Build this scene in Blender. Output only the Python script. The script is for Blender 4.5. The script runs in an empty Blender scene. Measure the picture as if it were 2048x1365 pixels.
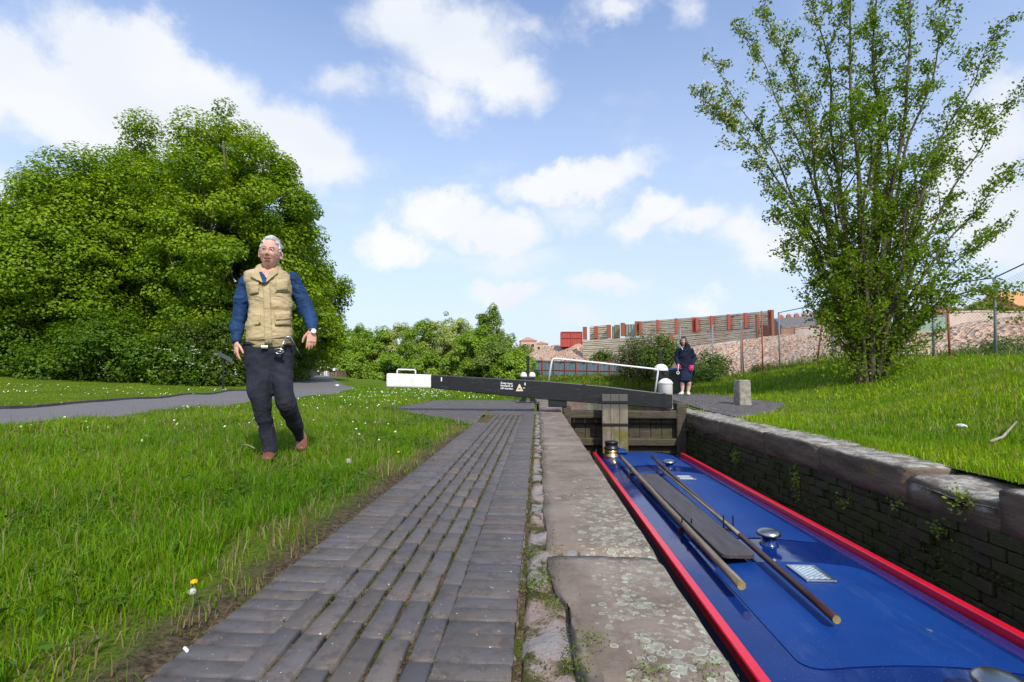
import bpy, bmesh, math, random
import numpy as np
from mathutils import Vector, Matrix, noise, Euler
R = math.radians
sc = bpy.context.scene
C = sc.collection
PW, F0, PX0, PY0 = 2048, 1024.0, 1024.0, 682.5       # photograph width, focal length in its pixels, centre
EYE = Vector((0, 0, 0.67)); YAW = R(2.85); PITCH = R(3.88)

# ------------------------------------------------------------------ camera
cam = bpy.data.cameras.new('camera'); cam.sensor_width = 36; cam.lens = 36 * F0 / PW
cam.clip_start = 0.05; cam.clip_end = 3000
co = bpy.data.objects.new('camera', cam); C.objects.link(co)
co.location = EYE; co.rotation_euler = (R(90) + PITCH, 0, YAW)
sc.camera = co
CM = Euler((R(90) + PITCH, 0, YAW)).to_matrix()

def ray(px, py):
    return (CM @ Vector(((px - PX0) / F0, -(py - PY0) / F0, -1))).normalized()
def at(px, py, Y):                    # world point seen at a photo pixel, at distance Y along the lock
    d = ray(px, py); return EYE + d * ((Y - EYE.y) / d.y)
def gr(px, py, z=0.0):                # world point of a photo pixel on the level z
    d = ray(px, py); return EYE + d * ((z - EYE.z) / d.z)

# ------------------------------------------------------------------ sky and sun
SUN_EL, SUN_AZ = R(43), R(157)        # azimuth clockwise from +Y
to_sun = Vector((math.sin(SUN_AZ) * math.cos(SUN_EL), math.cos(SUN_AZ) * math.cos(SUN_EL), math.sin(SUN_EL)))
w = bpy.data.worlds.new('World'); sc.world = w; w.use_nodes = True
nt = w.node_tree; nt.nodes.clear(); L = nt.links.new
def N(t, **k):
    n = nt.nodes.new(t)
    for a, b in k.items(): setattr(n, a, b)
    return n
def wmath(op, a, b=None, clamp=False):
    n = N('ShaderNodeMath', operation=op); n.use_clamp = clamp
    for i, v in enumerate((a, b)):
        if v is None: continue
        if isinstance(v, (int, float)): n.inputs[i].default_value = v
        else: L(v, n.inputs[i])
    return n.outputs[0]
out = N('ShaderNodeOutputWorld'); bg = N('ShaderNodeBackground'); L(bg.outputs[0], out.inputs[0])
sky = N('ShaderNodeTexSky', sky_type='NISHITA', sun_disc=False, sun_elevation=SUN_EL, sun_rotation=SUN_AZ)
sky.air_density = 1.0; sky.dust_density = 0.7; sky.ozone_density = 2.0
bg.inputs[1].default_value = 0.125
tc = N('ShaderNodeTexCoord')
# warp the direction a little so that the cloud edges billow
nw = N('ShaderNodeTexNoise'); nw.inputs['Scale'].default_value = 5.0; nw.inputs['Detail'].default_value = 7; nw.inputs['Roughness'].default_value = .62
L(tc.outputs['Generated'], nw.inputs['Vector'])
sub = N('ShaderNodeVectorMath', operation='SUBTRACT'); L(nw.outputs['Color'], sub.inputs[0]); sub.inputs[1].default_value = (.5, .5, .5)
scl = N('ShaderNodeVectorMath', operation='SCALE'); L(sub.outputs[0], scl.inputs[0]); scl.inputs['Scale'].default_value = .21
add = N('ShaderNodeVectorMath', operation='ADD'); L(tc.outputs['Generated'], add.inputs[0]); L(scl.outputs[0], add.inputs[1])
# (px, py, half width, half height, strength) of each cloud bank, turned into directions
CLOUDS = [(250, 100, 170, 100, 1.6), (390, 220, 210, 120, 1.7), (560, 300, 170, 90, 1.5), (60, 160, 150, 90, 1.5), (200, 200, 260, 110, 1.6), (15, 380, 60, 50, .6),
          (820, 40, 150, 90, 1.0), (930, 110, 180, 95, 1.15), (1030, 175, 120, 65, 1.0), (860, 190, 120, 60, .8), (1060, 60, 90, 40, .6), (700, 190, 90, 40, .7), (700, 200, 90, 40, .5),
          (1220, 10, 90, 40, .75), (1350, 30, 50, 40, .5), (890, 425, 105, 60, 1.5), (985, 465, 100, 48, 1.3), (800, 500, 85, 42, 1.2), (1180, 358, 150, 36, 1.2), (1090, 370, 80, 36, 1.1),
          (1160, 410, 100, 42, .55), (1290, 450, 90, 35, 1.05), (1390, 470, 90, 38, 1.0), (1530, 480, 130, 55, 1.0), (980, 520, 160, 40, .55), (1020, 580, 100, 30, 1.1), (1220, 565, 75, 24, 1.0),
          (1390, 610, 70, 26, .7), (1160, 635, 80, 24, .75), (1990, 310, 130, 140, 1.6), (2040, 420, 130, 120, 1.5), (2020, 200, 60, 50, .8), (1880, 420, 90, 60, .7), (960, 640, 90, 20, .5)]
acc = None
for (px, py, hw, hh, st) in CLOUDS:
    c = ray(px, py); k = c.length
    # direction's own frame: east, north, up of the bank
    m = N('ShaderNodeVectorMath', operation='SUBTRACT'); L(add.outputs[0], m.inputs[0]); m.inputs[1].default_value = c
    cosang = c.dot(CM @ Vector((0, 0, -1)))
    e = Vector((c.y, -c.x, 0)).normalized(); u = e.cross(c)
    if u.z < 0: u = -u
    d1 = N('ShaderNodeVectorMath', operation='DOT_PRODUCT'); L(m.outputs[0], d1.inputs[0]); d1.inputs[1].default_value = e * (F0 / hw / cosang**2 * .95)
    d2 = N('ShaderNodeVectorMath', operation='DOT_PRODUCT'); L(m.outputs[0], d2.inputs[0]); d2.inputs[1].default_value = u * (F0 / hh / cosang)
    d3 = N('ShaderNodeVectorMath', operation='DOT_PRODUCT'); L(m.outputs[0], d3.inputs[0]); d3.inputs[1].default_value = c * 2.0
    cx = N('ShaderNodeCombineXYZ'); L(d1.outputs['Value'], cx.inputs[0]); L(d2.outputs['Value'], cx.inputs[1]); L(d3.outputs['Value'], cx.inputs[2])
    ln = N('ShaderNodeVectorMath', operation='LENGTH'); L(cx.outputs[0], ln.inputs[0])
    v = wmath('MULTIPLY', wmath('SUBTRACT', 1.25, ln.outputs['Value'], True), st)
    acc = v if acc is None else wmath('MAXIMUM', acc, v)
n2 = N('ShaderNodeTexNoise'); n2.inputs['Scale'].default_value = 7; n2.inputs['Detail'].default_value = 9; n2.inputs['Roughness'].default_value = .6
mp = N('ShaderNodeMapping'); mp.inputs['Scale'].default_value = (1, 1, 1.7); L(tc.outputs['Generated'], mp.inputs[0]); L(mp.outputs[0], n2.inputs['Vector'])
# elsewhere in the sky, scattered fair-weather cloud
sep = N('ShaderNodeSeparateXYZ'); L(tc.outputs['Generated'], sep.inputs[0])
back = wmath('MULTIPLY', wmath('SUBTRACT', .25, sep.outputs[1], True), 2.2, True)
n3 = N('ShaderNodeTexNoise'); n3.inputs['Scale'].default_value = 2.2; n3.inputs['Detail'].default_value = 3; L(mp.outputs[0], n3.inputs['Vector'])
rear = wmath('MULTIPLY', back, wmath('MULTIPLY', wmath('SUBTRACT', n3.outputs[0], .42, True), 4.0, True))
acc = wmath('MAXIMUM', acc, rear)
dens = wmath('ADD', acc, wmath('MULTIPLY', wmath('SUBTRACT', n2.outputs[0], .5), 1.3))
cr = N('ShaderNodeMapRange', interpolation_type='SMOOTHSTEP'); L(dens, cr.inputs[0])
cr.inputs[1].default_value = .02; cr.inputs[2].default_value = .95
# thin veil near the horizon
hz = wmath('MULTIPLY', wmath('POWER', wmath('SUBTRACT', 1.0, wmath('MULTIPLY', wmath('ABSOLUTE', sep.outputs[2]), 1.5), True), .95), .97)
cov = cr.outputs[0]
shade = N('ShaderNodeMapRange'); L(n3.outputs[0], shade.inputs[0]); shade.inputs[1].default_value = .35; shade.inputs[2].default_value = .65
cc = N('ShaderNodeMixRGB'); L(shade.outputs[0], cc.inputs[0]); cc.inputs[1].default_value = (6.7, 7.1, 7.8, 1); cc.inputs[2].default_value = (8.0, 8.1, 8.3, 1)
mx = N('ShaderNodeMixRGB'); L(cov, mx.inputs[0]); 
sb = N('ShaderNodeMixRGB', blend_type='MULTIPLY'); sb.inputs[0].default_value = 1; L(sky.outputs[0], sb.inputs[1]); sb.inputs[2].default_value = (2.0, 1.98, 2.12, 1)
hm = N('ShaderNodeMixRGB'); L(hz, hm.inputs[0]); L(sb.outputs[0], hm.inputs[1]); hm.inputs[2].default_value = (5.5, 6.3, 7.5, 1); L(hm.outputs[0], mx.inputs[1]); L(cc.outputs[0], mx.inputs[2]); L(mx.outputs[0], bg.inputs[0])

sl = bpy.data.lights.new('sun', 'SUN'); sl.energy = 4.2; sl.angle = R(.53); sl.color = (1, .95, .86)
so = bpy.data.objects.new('sun', sl); C.objects.link(so); so.rotation_euler = (-to_sun).to_track_quat('-Z', 'Y').to_euler()
vs = sc.view_settings; vs.view_transform = 'Standard'; vs.look = 'None'; vs.exposure = 0; vs.gamma = 1
rng = np.random.default_rng(7); random.seed(7)

# ------------------------------------------------------------------ tagging
def tag(o, label=None, cat=None, group=None, kind=None):
    for k, v in (('label', label), ('category', cat), ('group', group), ('kind', kind)):
        if v: o[k] = v
    return o
def thing(name, label, cat, loc=(0, 0, 0), rz=0, group=None):
    o = bpy.data.objects.new(name, None); o.empty_display_size = .2; C.objects.link(o)
    o.location = loc; o.rotation_euler = (0, 0, rz); return tag(o, label, cat, group)
def mobj(name, me, mat=None, parent=None, bevel=0, smooth=False, kind=None):
    o = bpy.data.objects.new(name, me); C.objects.link(o)
    if mat is not None and not len(me.materials): me.materials.append(mat)
    if parent: o.parent = parent
    if bevel:
        b = o.modifiers.new('bevel', 'BEVEL'); b.width = bevel; b.segments = 2; b.limit_method = 'ANGLE'
    if smooth: me.polygons.foreach_set('use_smooth', [True] * len(me.polygons))
    if kind: o['kind'] = kind
    return o

# ------------------------------------------------------------------ mesh building
class MB:
    def __init__(s): s.v = []; s.f = []; s.c = []
    def add(s, vs, fs, col=None):
        b = len(s.v); s.v += [tuple(v) for v in vs]; s.f += [tuple(i + b for i in f) for f in fs]; s.c += [col or (1, 1, 1)] * len(fs); return s
    def box(s, c, d, rot=None, col=None, taper=1.0):
        hx, hy, hz = d[0] / 2, d[1] / 2, d[2] / 2
        vs = [Vector((x * hx * (taper if z > 0 else 1), y * hy * (taper if z > 0 else 1), z * hz)) for z in (-1, 1) for y in (-1, 1) for x in (-1, 1)]
        if rot is not None: vs = [rot @ v for v in vs]
        c = Vector(c)
        return s.add([v + c for v in vs], [(0, 2, 3, 1), (4, 5, 7, 6), (0, 1, 5, 4), (2, 6, 7, 3), (0, 4, 6, 2), (1, 3, 7, 5)], col)
    def span(s, a, b, col=None):
        a, b = Vector(a), Vector(b); return s.box((a + b) / 2, [abs(x) for x in (b - a)], None, col)
    def tube(s, pts, rad, n=8, col=None, caps=True):
        pts = [Vector(p) for p in pts]
        if not isinstance(rad, (list, tuple)): rad = [rad] * len(pts)
        rings = []; up = None
        for i, p in enumerate(pts):
            t = (pts[min(i + 1, len(pts) - 1)] - pts[max(i - 1, 0)]).normalized()
            if up is None: up = t.orthogonal().normalized()
            up = (up - t * up.dot(t)); up = up.normalized() if up.length > 1e-6 else t.orthogonal().normalized()
            sd = t.cross(up); r = rad[i]
            rings.append([p + (up * math.cos(a) + sd * math.sin(a)) * r for a in [2 * math.pi * k / n for k in range(n)]])
        return s.rings(rings, caps, col)
    def rings(s, rings, caps=True, col=None, close=True):
        n = len(rings[0]); vs = [v for r in rings for v in r]; fs = []
        for i in range(len(rings) - 1):
            for k in range(n if close else n - 1):
                a, b = i * n + k, i * n + (k + 1) % n
                fs.append((a, b, b + n, a + n))
        if caps: fs += [tuple(range(n))[::-1], tuple(range((len(rings) - 1) * n, len(rings) * n))]
        return s.add(vs, fs, col)
    def lathe(s, c, prof, n=24, col=None, axis=None):
        c = Vector(c); q = axis or Matrix.Identity(3)
        return s.rings([[c + q @ Vector((r * math.cos(a), r * math.sin(a), z)) for a in [2 * math.pi * k / n for k in range(n)]] for r, z in prof], True, col)
    def prism(s, poly, h, col=None, ax=None, org=(0, 0, 0)):
        # poly: 2-D outline in the plane of ax[0], ax[1]; extruded along ax[2]*h
        ax = ax or (Vector((1, 0, 0)), Vector((0, 0, 1)), Vector((0, 1, 0))); org = Vector(org); n = len(poly)
        vs = [org + ax[0] * p[0] + ax[1] * p[1] for p in poly] + [org + ax[0] * p[0] + ax[1] * p[1] + ax[2] * h for p in poly]
        fs = [tuple(range(n)), tuple(range(2 * n - 1, n - 1, -1))] + [(i, i + n, (i + 1) % n + n, (i + 1) % n) for i in range(n)]
        return s.add(vs, fs, col)
    def build(s, name, mat, parent=None, bevel=0, smooth=False, kind=None, origin=None):
        me = bpy.data.meshes.new(name); me.from_pydata(s.v, [], s.f); me.update()
        bm = bmesh.new(); bm.from_mesh(me); bmesh.ops.recalc_face_normals(bm, faces=bm.faces); bm.to_mesh(me); bm.free()
        if any(c != (1, 1, 1) for c in s.c):
            ca = me.color_attributes.new('Col', 'FLOAT_COLOR', 'CORNER'); buf = []
            for p in me.polygons: buf += [*s.c[p.index], 1.0] * p.loop_total
            ca.data.foreach_set('color', buf)
        return mobj(name, me, mat, parent, bevel, smooth, kind)

def np_mesh(name, V, T, mat, parent=None, col=None, smooth=False, kind=None):
    """V (n,3), T (m,k) all faces with k corners; col (n,3) per vertex"""
    me = bpy.data.meshes.new(name); n, (m, k) = len(V), T.shape
    me.vertices.add(n); me.vertices.foreach_set('co', np.ascontiguousarray(V, np.float32).ravel())
    me.loops.add(m * k); me.loops.foreach_set('vertex_index', np.ascontiguousarray(T, np.int32).ravel())
    me.polygons.add(m); me.polygons.foreach_set('loop_start', np.arange(0, m * k, k, dtype=np.int32))
    me.polygons.foreach_set('loop_total', np.full(m, k, np.int32))
    me.update(calc_edges=True)
    if col is not None:
        ca = me.color_attributes.new('Col', 'FLOAT_COLOR', 'POINT')
        c4 = np.ones((n, 4), np.float32); c4[:, :3] = col; ca.data.foreach_set('color', c4.ravel())
    o = mobj(name, me, mat, parent, kind=kind)
    if smooth: me.polygons.foreach_set('use_smooth', np.ones(m, bool))
    return o

# ------------------------------------------------------------------ materials
class Mat:
    def __init__(s, name, rough=.7, spec=.5, metal=0):
        s.m = bpy.data.materials.new(name); s.m.use_nodes = True; s.t = s.m.node_tree
        s.b = s.t.nodes['Principled BSDF']; s.b.inputs['Roughness'].default_value = rough
        s.b.inputs['Specular IOR Level'].default_value = spec; s.b.inputs['Metallic'].default_value = metal
        s.tc = s.n('ShaderNodeTexCoord').outputs['Object']
    def n(s, t, **k):
        x = s.t.nodes.new(t)
        for a, b in k.items(): setattr(x, a, b)
        return x
    def put(s, v, inp):
        if isinstance(v, bpy.types.NodeSocket): s.t.links.new(v, inp)
        elif isinstance(v, (tuple, list)): inp.default_value = (*v, 1)[:len(inp.default_value)] if len(v) == 3 and len(inp.default_value) == 4 else v
        else: inp.default_value = v
    def map(s, scale=(1, 1, 1), loc=(0, 0, 0), rot=(0, 0, 0), src=None):
        m = s.n('ShaderNodeMapping'); s.put(src or s.tc, m.inputs[0]); m.inputs['Scale'].default_value = scale; m.inputs['Location'].default_value = loc; m.inputs['Rotation'].default_value = rot
        return m.outputs[0]
    def noise(s, sc=5, det=5, rough=.55, vec=None, dist=0):
        x = s.n('ShaderNodeTexNoise'); s.put(vec or s.tc, x.inputs['Vector']); x.inputs['Scale'].default_value = sc
        x.inputs['Detail'].default_value = det; x.inputs['Roughness'].default_value = rough; x.inputs['Distortion'].default_value = dist
        return x.outputs[0]
    def vor(s, sc=5, feature='F1', vec=None, outp='Distance', rnd=1):
        x = s.n('ShaderNodeTexVoronoi', feature=feature); s.put(vec or s.tc, x.inputs['Vector']); x.inputs['Scale'].default_value = sc; x.inputs['Randomness'].default_value = rnd
        return x.outputs[outp]
    def ramp(s, v, a, b, smooth=True):
        x = s.n('ShaderNodeMapRange', interpolation_type='SMOOTHSTEP' if smooth else 'LINEAR'); s.put(v, x.inputs[0]); x.inputs[1].default_value = a; x.inputs[2].default_value = b
        if a > b: x.inputs[1].default_value, x.inputs[2].default_value, x.inputs[3].default_value, x.inputs[4].default_value = b, a, 1, 0
        return x.outputs[0]
    def math(s, op, a, b=0.0, clamp=False):
        x = s.n('ShaderNodeMath', operation=op); x.use_clamp = clamp; s.put(a, x.inputs[0]); s.put(b, x.inputs[1]); return x.outputs[0]
    def mix(s, f, a, b, blend='MIX'):
        x = s.n('ShaderNodeMixRGB', blend_type=blend); s.put(f, x.inputs[0]); s.put(a, x.inputs[1]); s.put(b, x.inputs[2]); return x.outputs[0]
    def attr(s, name='Col'): x = s.n('ShaderNodeAttribute'); x.attribute_name = name; return x.outputs['Color']
    def xyz(s, src=None): x = s.n('ShaderNodeSeparateXYZ'); s.put(src or s.tc, x.inputs[0]); return x.outputs
    def bump(s, h, st=.3, dist=.01):
        x = s.n('ShaderNodeBump'); x.inputs['Strength'].default_value = st; x.inputs['Distance'].default_value = dist; s.put(h, x.inputs['Height']); s.t.links.new(x.outputs[0], s.b.inputs['Normal']); return s
    def base(s, c): s.put(c, s.b.inputs['Base Color']); return s
    def rough(s, c): s.put(c, s.b.inputs['Roughness']); return s
def simple(name, col, var=.25, sc=8, rough=.7, metal=0, bump=.15, bd=.004, spec=.5, col2=None):
    m = Mat(name, rough, spec, metal); n = m.noise(sc, 6, .6)
    c2 = col2 or tuple(x * (1 - var) for x in col)
    m.base(m.mix(m.ramp(n, .35, .65), c2, tuple(min(1, x * (1 + var * .5)) for x in col)))
    m.rough(m.math('ADD', m.math('MULTIPLY', n, .25), rough - .125))
    if bump: m.bump(m.noise(sc * 6, 4), bump, bd)
    return m.m
def leafmat(name, tint=(1, 1, 1), trans=.4, rough=.5):
    m = Mat(name, rough, .22); a = m.attr(); c = m.mix(1, a, tint, 'MULTIPLY'); m.base(c)
    tr = m.n('ShaderNodeBsdfTranslucent'); m.put(m.mix(1, c, (1.3, 1.35, .35), 'MULTIPLY'), tr.inputs[0])
    ms = m.n('ShaderNodeMixShader'); ms.inputs[0].default_value = trans
    m.t.links.new(m.b.outputs[0], ms.inputs[1]); m.t.links.new(tr.outputs[0], ms.inputs[2])
    m.t.links.new(ms.outputs[0], m.t.nodes['Material Output'].inputs[0]); return m.m
def smooth01(t): t = np.clip(t, 0, 1); return t * t * (3 - 2 * t)
# ================================================================== terrain
LX0, LX1 = 0.457, 2.74          # faces of the lock chamber
GATE_Y = 9.6
CANAL = np.array([(LX0, 12.6), (-.3, 15.5), (-2.2, 20), (-6, 32), (-12, 46), (-17, 56), (-23, 60), (-25.5, 64), (-27, 80), (-29, 96), (-20, 86), (-12, 76), (-4, 68),
                  (3, 62), (8, 57), (10.8, 50), (11.2, 41), (10, 32), (5.8, 22), (3.9, 16), (LX1 + .1, 13.4), (LX1, 12.6)])
def sdpoly(x, y, P):
    d = np.full(x.shape, 1e9); ins = np.zeros(x.shape, bool)
    for i in range(len(P)):
        a, b = P[i], P[(i + 1) % len(P)]; e = b - a
        t = np.clip(((x - a[0]) * e[0] + (y - a[1]) * e[1]) / (e @ e), 0, 1)
        d = np.minimum(d, np.hypot(x - a[0] - t * e[0], y - a[1] - t * e[1]))
        c = ((a[1] > y) != (b[1] > y)) & (x < e[0] * (y - a[1]) / (e[1] if e[1] else 1e-9) + a[0]); ins ^= c
    return np.where(ins, -d, d)
def H(x, y):
    x = np.asarray(x, float); y = np.asarray(y, float)
    sd = sdpoly(x, y, CANAL)
    right = x > np.interp(y, [0, 14, 20, 45, 60, 80, 110, 400], [1.5, 1.5, 1, -2, -9, -28, -36, -150])
    xs = np.interp(y, [0, 7, 10.5, 13.5, 16], [3.3, 3.3, 5.0, 4.6, 4.4])
    near = .98 * smooth01((x - xs) / 5.1) + .12 * smooth01((y - 9) / 4.5)
    far = .35 * smooth01(sd / 1.2) + .85 * smooth01(sd / 7)
    k = smooth01((y - 14) / 5)
    hr = near * (1 - k) + np.minimum(far, 1.25) * k
    h = np.where(right, hr, 0.0 + .05 * np.clip(-x - 12, 0, 14) * smooth01((y - 5) / 5) * (y < 60))
    nz = .03 * np.sin(x * 1.3 + 2 * np.sin(y * .7)) * np.cos(y * 1.1) + .015 * np.sin(x * 3.1 + y * 2.3)
    h = h + nz * np.clip((np.abs(x - 1.5) - 3) / 3, 0, 1)
    h = np.where(sd < 0, np.maximum(-1.2, sd * 1.6 - .12), h - .35 * (1 - smooth01(sd / .5)) * (y > 13.45))
    return h
def Hf(x, y): return float(H(np.array([x]), np.array([y]))[0])
def axis(fine0, fine1, step, lo, hi, extra):
    a = list(np.arange(fine0, fine1 + 1e-6, step)); s = step; v = fine1
    while v < hi: s *= 1.09; v += s; a.append(min(v, hi))
    s = step; v = fine0
    while v > lo: s *= 1.09; v -= s; a.append(max(v, lo))
    a = [q for q in a if all(abs(q - e) > step * .45 for e in extra)] + list(extra)
    return np.array(sorted(set(np.round(a, 4))))
BX0, BX1, BY1 = -.02, 3.06, 13.4
gx = axis(-7, 13, .2, -900, 900, [BX0, BX1]); gy = axis(-3, 24, .25, -60, 1400, [BY1])
X, Y = np.meshgrid(gx, gy); Z = H(X, Y) - .012
PAVE = np.array([(-.87, 6.9), (-1.05, 7.3), (-3.05, 10.4), (-2.9, 14.0), (-.15, 14.0), (BX0, 13.4), (BX0, -3), (-.87, -3)])
Z = np.where(sdpoly(X, Y, PAVE) < .04, -.05, Z)
ni, nj = X.shape; idx = np.arange(ni * nj).reshape(ni, nj)
q = np.stack([idx[:-1, :-1], idx[:-1, 1:], idx[1:, 1:], idx[1:, :-1]], -1).reshape(-1, 4)
cx = (X[:-1, :-1] + X[1:, 1:]).ravel() / 2; cy = (Y[:-1, :-1] + Y[1:, 1:]).ravel() / 2
q = q[~((cx > BX0) & (cx < BX1) & (cy < BY1))]
m = Mat('turf', .95, .1); n1 = m.noise(.6, 6); n2 = m.noise(9, 6, .65); n3 = m.noise(60, 3)
c = m.mix(m.ramp(n1, .35, .65), (.085, .16, .006), (.14, .21, .012))
c = m.mix(m.math('MULTIPLY', m.ramp(n2, .55, .75), .6), c, (.17, .17, .05)); c = m.mix(m.ramp(n3, .45, .7), c, (.045, .09, .01))
p = m.xyz()
# worn bare earth along the paving edge
e = m.math('ABSOLUTE', m.math('ADD', p[0], .93)); bare = m.math('MULTIPLY', m.ramp(m.math('ADD', e, m.math('MULTIPLY', n2, .22)), .28, .12), m.ramp(p[1], 7.5, 6.5))
c = m.mix(bare, c, m.mix(m.ramp(m.noise(40, 5, .7), .3, .7), (.045, .032, .02), (.17, .13, .08)))
m.base(c).bump(m.noise(30, 6, .7), .9, .05); TURF = m.m
np_mesh('ground', np.stack([X, Y, Z], -1).reshape(-1, 3), q, TURF, smooth=True, kind='structure')

# water
def water(name, z, P, col, sc=6, bd=.004):
    m = Mat(name, .03, .5); m.base(col); m.b.inputs['IOR'].default_value = 1.33
    m.bump(m.noise(sc, 4, .5, m.map((1, 1.6, 1))), .25, bd)
    mb = MB(); mb.add([(x, y, z) for x, y in P], [tuple(range(len(P)))]); return mb.build(name, m.m, kind='structure')
water('canal_water', -.2, [(LX0 - .05, 9.62), (LX1 + .05, 9.62), (LX1 + .05, 13.4), (14, 14), (16, 60), (-20, 104), (-36, 98), (-32, 55), (-3, 13.4), (LX0 - .05, 13.4)], (.022, .022, .008), 9, .012)
water('lock_water', -1.72, [(LX0 - .05, -9), (LX1 + .08, -9), (LX1 + .08, 9.62), (LX0 - .05, 9.62)], (.012, .014, .006))

# asphalt towpath, a strip draped on the ground
nearE = [(-8, -6.6), (0, -6.8), (6.7, -7.0), (9.4, -7.1), (12.2, -7.3), (15, -7.25), (18, -7.2), (26, -9.3), (38, -14.9), (50, -20.3), (62, -26), (86, -37)]
farE = [(-8, -10.0), (0, -10.2), (9.8, -10.35), (15, -11.3), (20.8, -12.3), (30, -14.6), (45, -21.5), (64, -31), (86, -42)]
def edge(E, y): return np.interp(y, [e[0] for e in E], [e[1] for e in E])
ys = np.concatenate([np.arange(-8, 26, .25), np.arange(26, 86, 1)]); NU = 10; V = []
for y in ys:
    a, b = edge(nearE, y) + .03 * math.sin(y * 3.1) + .02 * math.sin(y * 7.7), edge(farE, y)
    for k in range(NU + 1):
        x = a + (b - a) * k / NU; V.append((x, y, 0))
V = np.array(V); V[:, 2] = H(V[:, 0], V[:, 1]) + .012
ii = np.arange(len(ys) * (NU + 1)).reshape(len(ys), NU + 1)
Q = np.stack([ii[:-1, :-1], ii[1:, :-1], ii[1:, 1:], ii[:-1, 1:]], -1).reshape(-1, 4)
m = Mat('asphalt', .8, .3); n = m.noise(1.2, 6); g = m.noise(160, 3, .7)
m.base(m.mix(m.ramp(g, .3, .75), m.mix(n, (.10, .095, .10), (.13, .125, .13)), (.21, .20, .20))).bump(g, .5, .006)
np_mesh('path', V, Q, m.m, smooth=True, kind='structure')
mb = MB(); prev = None
for y in np.arange(-6, 40, .9):
    x = float(edge(farE, y)); x2 = float(edge(farE, y + .88)); z = Hf(x, y)
    a = Vector((x - .03, y, z)); b = Vector((x2 - .03, y + .88, Hf(x2, y + .88))); d = (b - a); r = d.to_track_quat('Y', 'Z').to_matrix()
    mb.box((a + b) / 2 + Vector((0, 0, .02)), (.06, d.length, .1), r)
tag(mb.build('path_edging', simple('edging_shadow_tone', (.07, .065, .065), .3, 5), bevel=.006), 'thin edging strip, dark in place of its shadow, along the far side of the grey asphalt path', 'edging')  # edging coloured dark to stand for the shadow line along it

# ================================================================== brick paving
m = Mat('engineering_brick', .62, .35); a = m.attr(); n = m.noise(14, 6, .65); f = m.noise(220, 3, .7)
c = m.mix(m.math('MULTIPLY', m.ramp(n, .42, .62), .75), a, m.mix(m.ramp(m.noise(22, 4, .7), .4, .6), (.065, .055, .055), (.135, .105, .085)))
c = m.mix(m.ramp(f, .62, .72), c, (.02, .02, .025)); c = m.mix(m.ramp(m.noise(90, 2), .70, .74), c, (.42, .42, .38))
c = m.mix(m.math('MULTIPLY', m.ramp(m.noise(3.3, 5, .7), .58, .75), .5), c, (.06, .065, .02))
m.base(c); m.rough(m.math('ADD', m.math('MULTIPLY', n, .4), .4)); m.bump(m.math('ADD', m.noise(45, 5, .7), m.math('MULTIPLY', f, .6)), .5, .003); BRICK = m.m
bv, bf, bc = [], [], []
def brick(x, y, lx, ly, yaw=0, z=0.0, jit=1):
    lx *= 1 + random.uniform(-.02, .02); ly *= 1 + random.uniform(-.02, .02)
    yaw += random.gauss(0, .008) * jit; z += random.gauss(0, .0009) * jit; tx, ty = random.gauss(0, .004) * jit, random.gauss(0, .004) * jit
    ca, sa = math.cos(yaw), math.sin(yaw); b = len(bv); ch = .006
    for (k, zz) in ((0, -.03), (0, -ch), (ch, 0)):
        for sx, sy in ((-1, -1), (1, -1), (1, 1), (-1, 1)):
            u = sx * (lx / 2 - k) + random.gauss(0, .0012) * jit; v = sy * (ly / 2 - k) + random.gauss(0, .0012) * jit
            bv.append((x + u * ca - v * sa, y + u * sa + v * ca, z + zz + u * tx + v * ty))
    for r in (0, 4):
        for k in range(4): bf.append((b + r + k, b + r + (k + 1) % 4, b + r + 4 + (k + 1) % 4, b + r + 4 + k))
    bf.append((b + 8, b + 9, b + 10, b + 11))
    t = random.random(); g = random.uniform(.8, 1.2)
    col = (.100 * g, .092 * g, .096 * g) if t < .6 else ((.108 * g, .094 * g, .086 * g) if t < .95 else (.125 * g, .094 * g, .08 * g))
    bc.extend([col] * 12)
y = -2.5
while y < 7.35:                                          # left header course
    brick(-.775 - .004 * y, y, .185, .056, random.gauss(0, .02)); y += .066
for k in range(6):                                       # six stretcher courses
    y = -2.5 + random.random() * .22; x = -.255 - .0745 * (k + .5) + .012
    while y < 8.9:
        brick(x - .0012 * y * k, y, .0635, .212); y += .2225
y = -2.5
while y < 8.9: brick(-.155, y, .188, .0665); y += .070  # right header course against the coping
for j, yb in enumerate(np.arange(9.02, 9.9, .0755)):     # transverse bands before the gate
    x = -.95 + (j % 2) * .11
    while x < -.1: brick(x + .1, yb, .213, .066); x += .2225
AP = np.array([(-.97, 7.45), (-3.0, 10.45), (-2.85, 13.95), (-.15, 13.95), (-.15, 9.95), (-1.0, 9.95), (-1.0, 8.9)])
ang = .98
for i in range(-90, 140):
    for j in range(-60, 60):
        u, v = i * .0755, j * .2225 + (i % 2) * .11
        px, py = -1.5 + u * math.cos(ang) - v * math.sin(ang), 10 + u * math.sin(ang) + v * math.cos(ang)
        if -3.2 < px < 0 and 7 < py < 14.2 and sdpoly(np.array([px]), np.array([py]), AP)[0] < 0: brick(px, py, .066, .213, ang)
y = 7.45
for t in np.arange(0, 3.7, .085):                        # edging bricks of the apron
    px, py = -.97 - t * .555, 7.45 + t * .82
    if py < 10.4: brick(px - .03, py, .2, .075, -.6)
np_mesh('paving', np.array(bv), np.array(bf), BRICK, col=np.array(bc), kind='structure')
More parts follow.
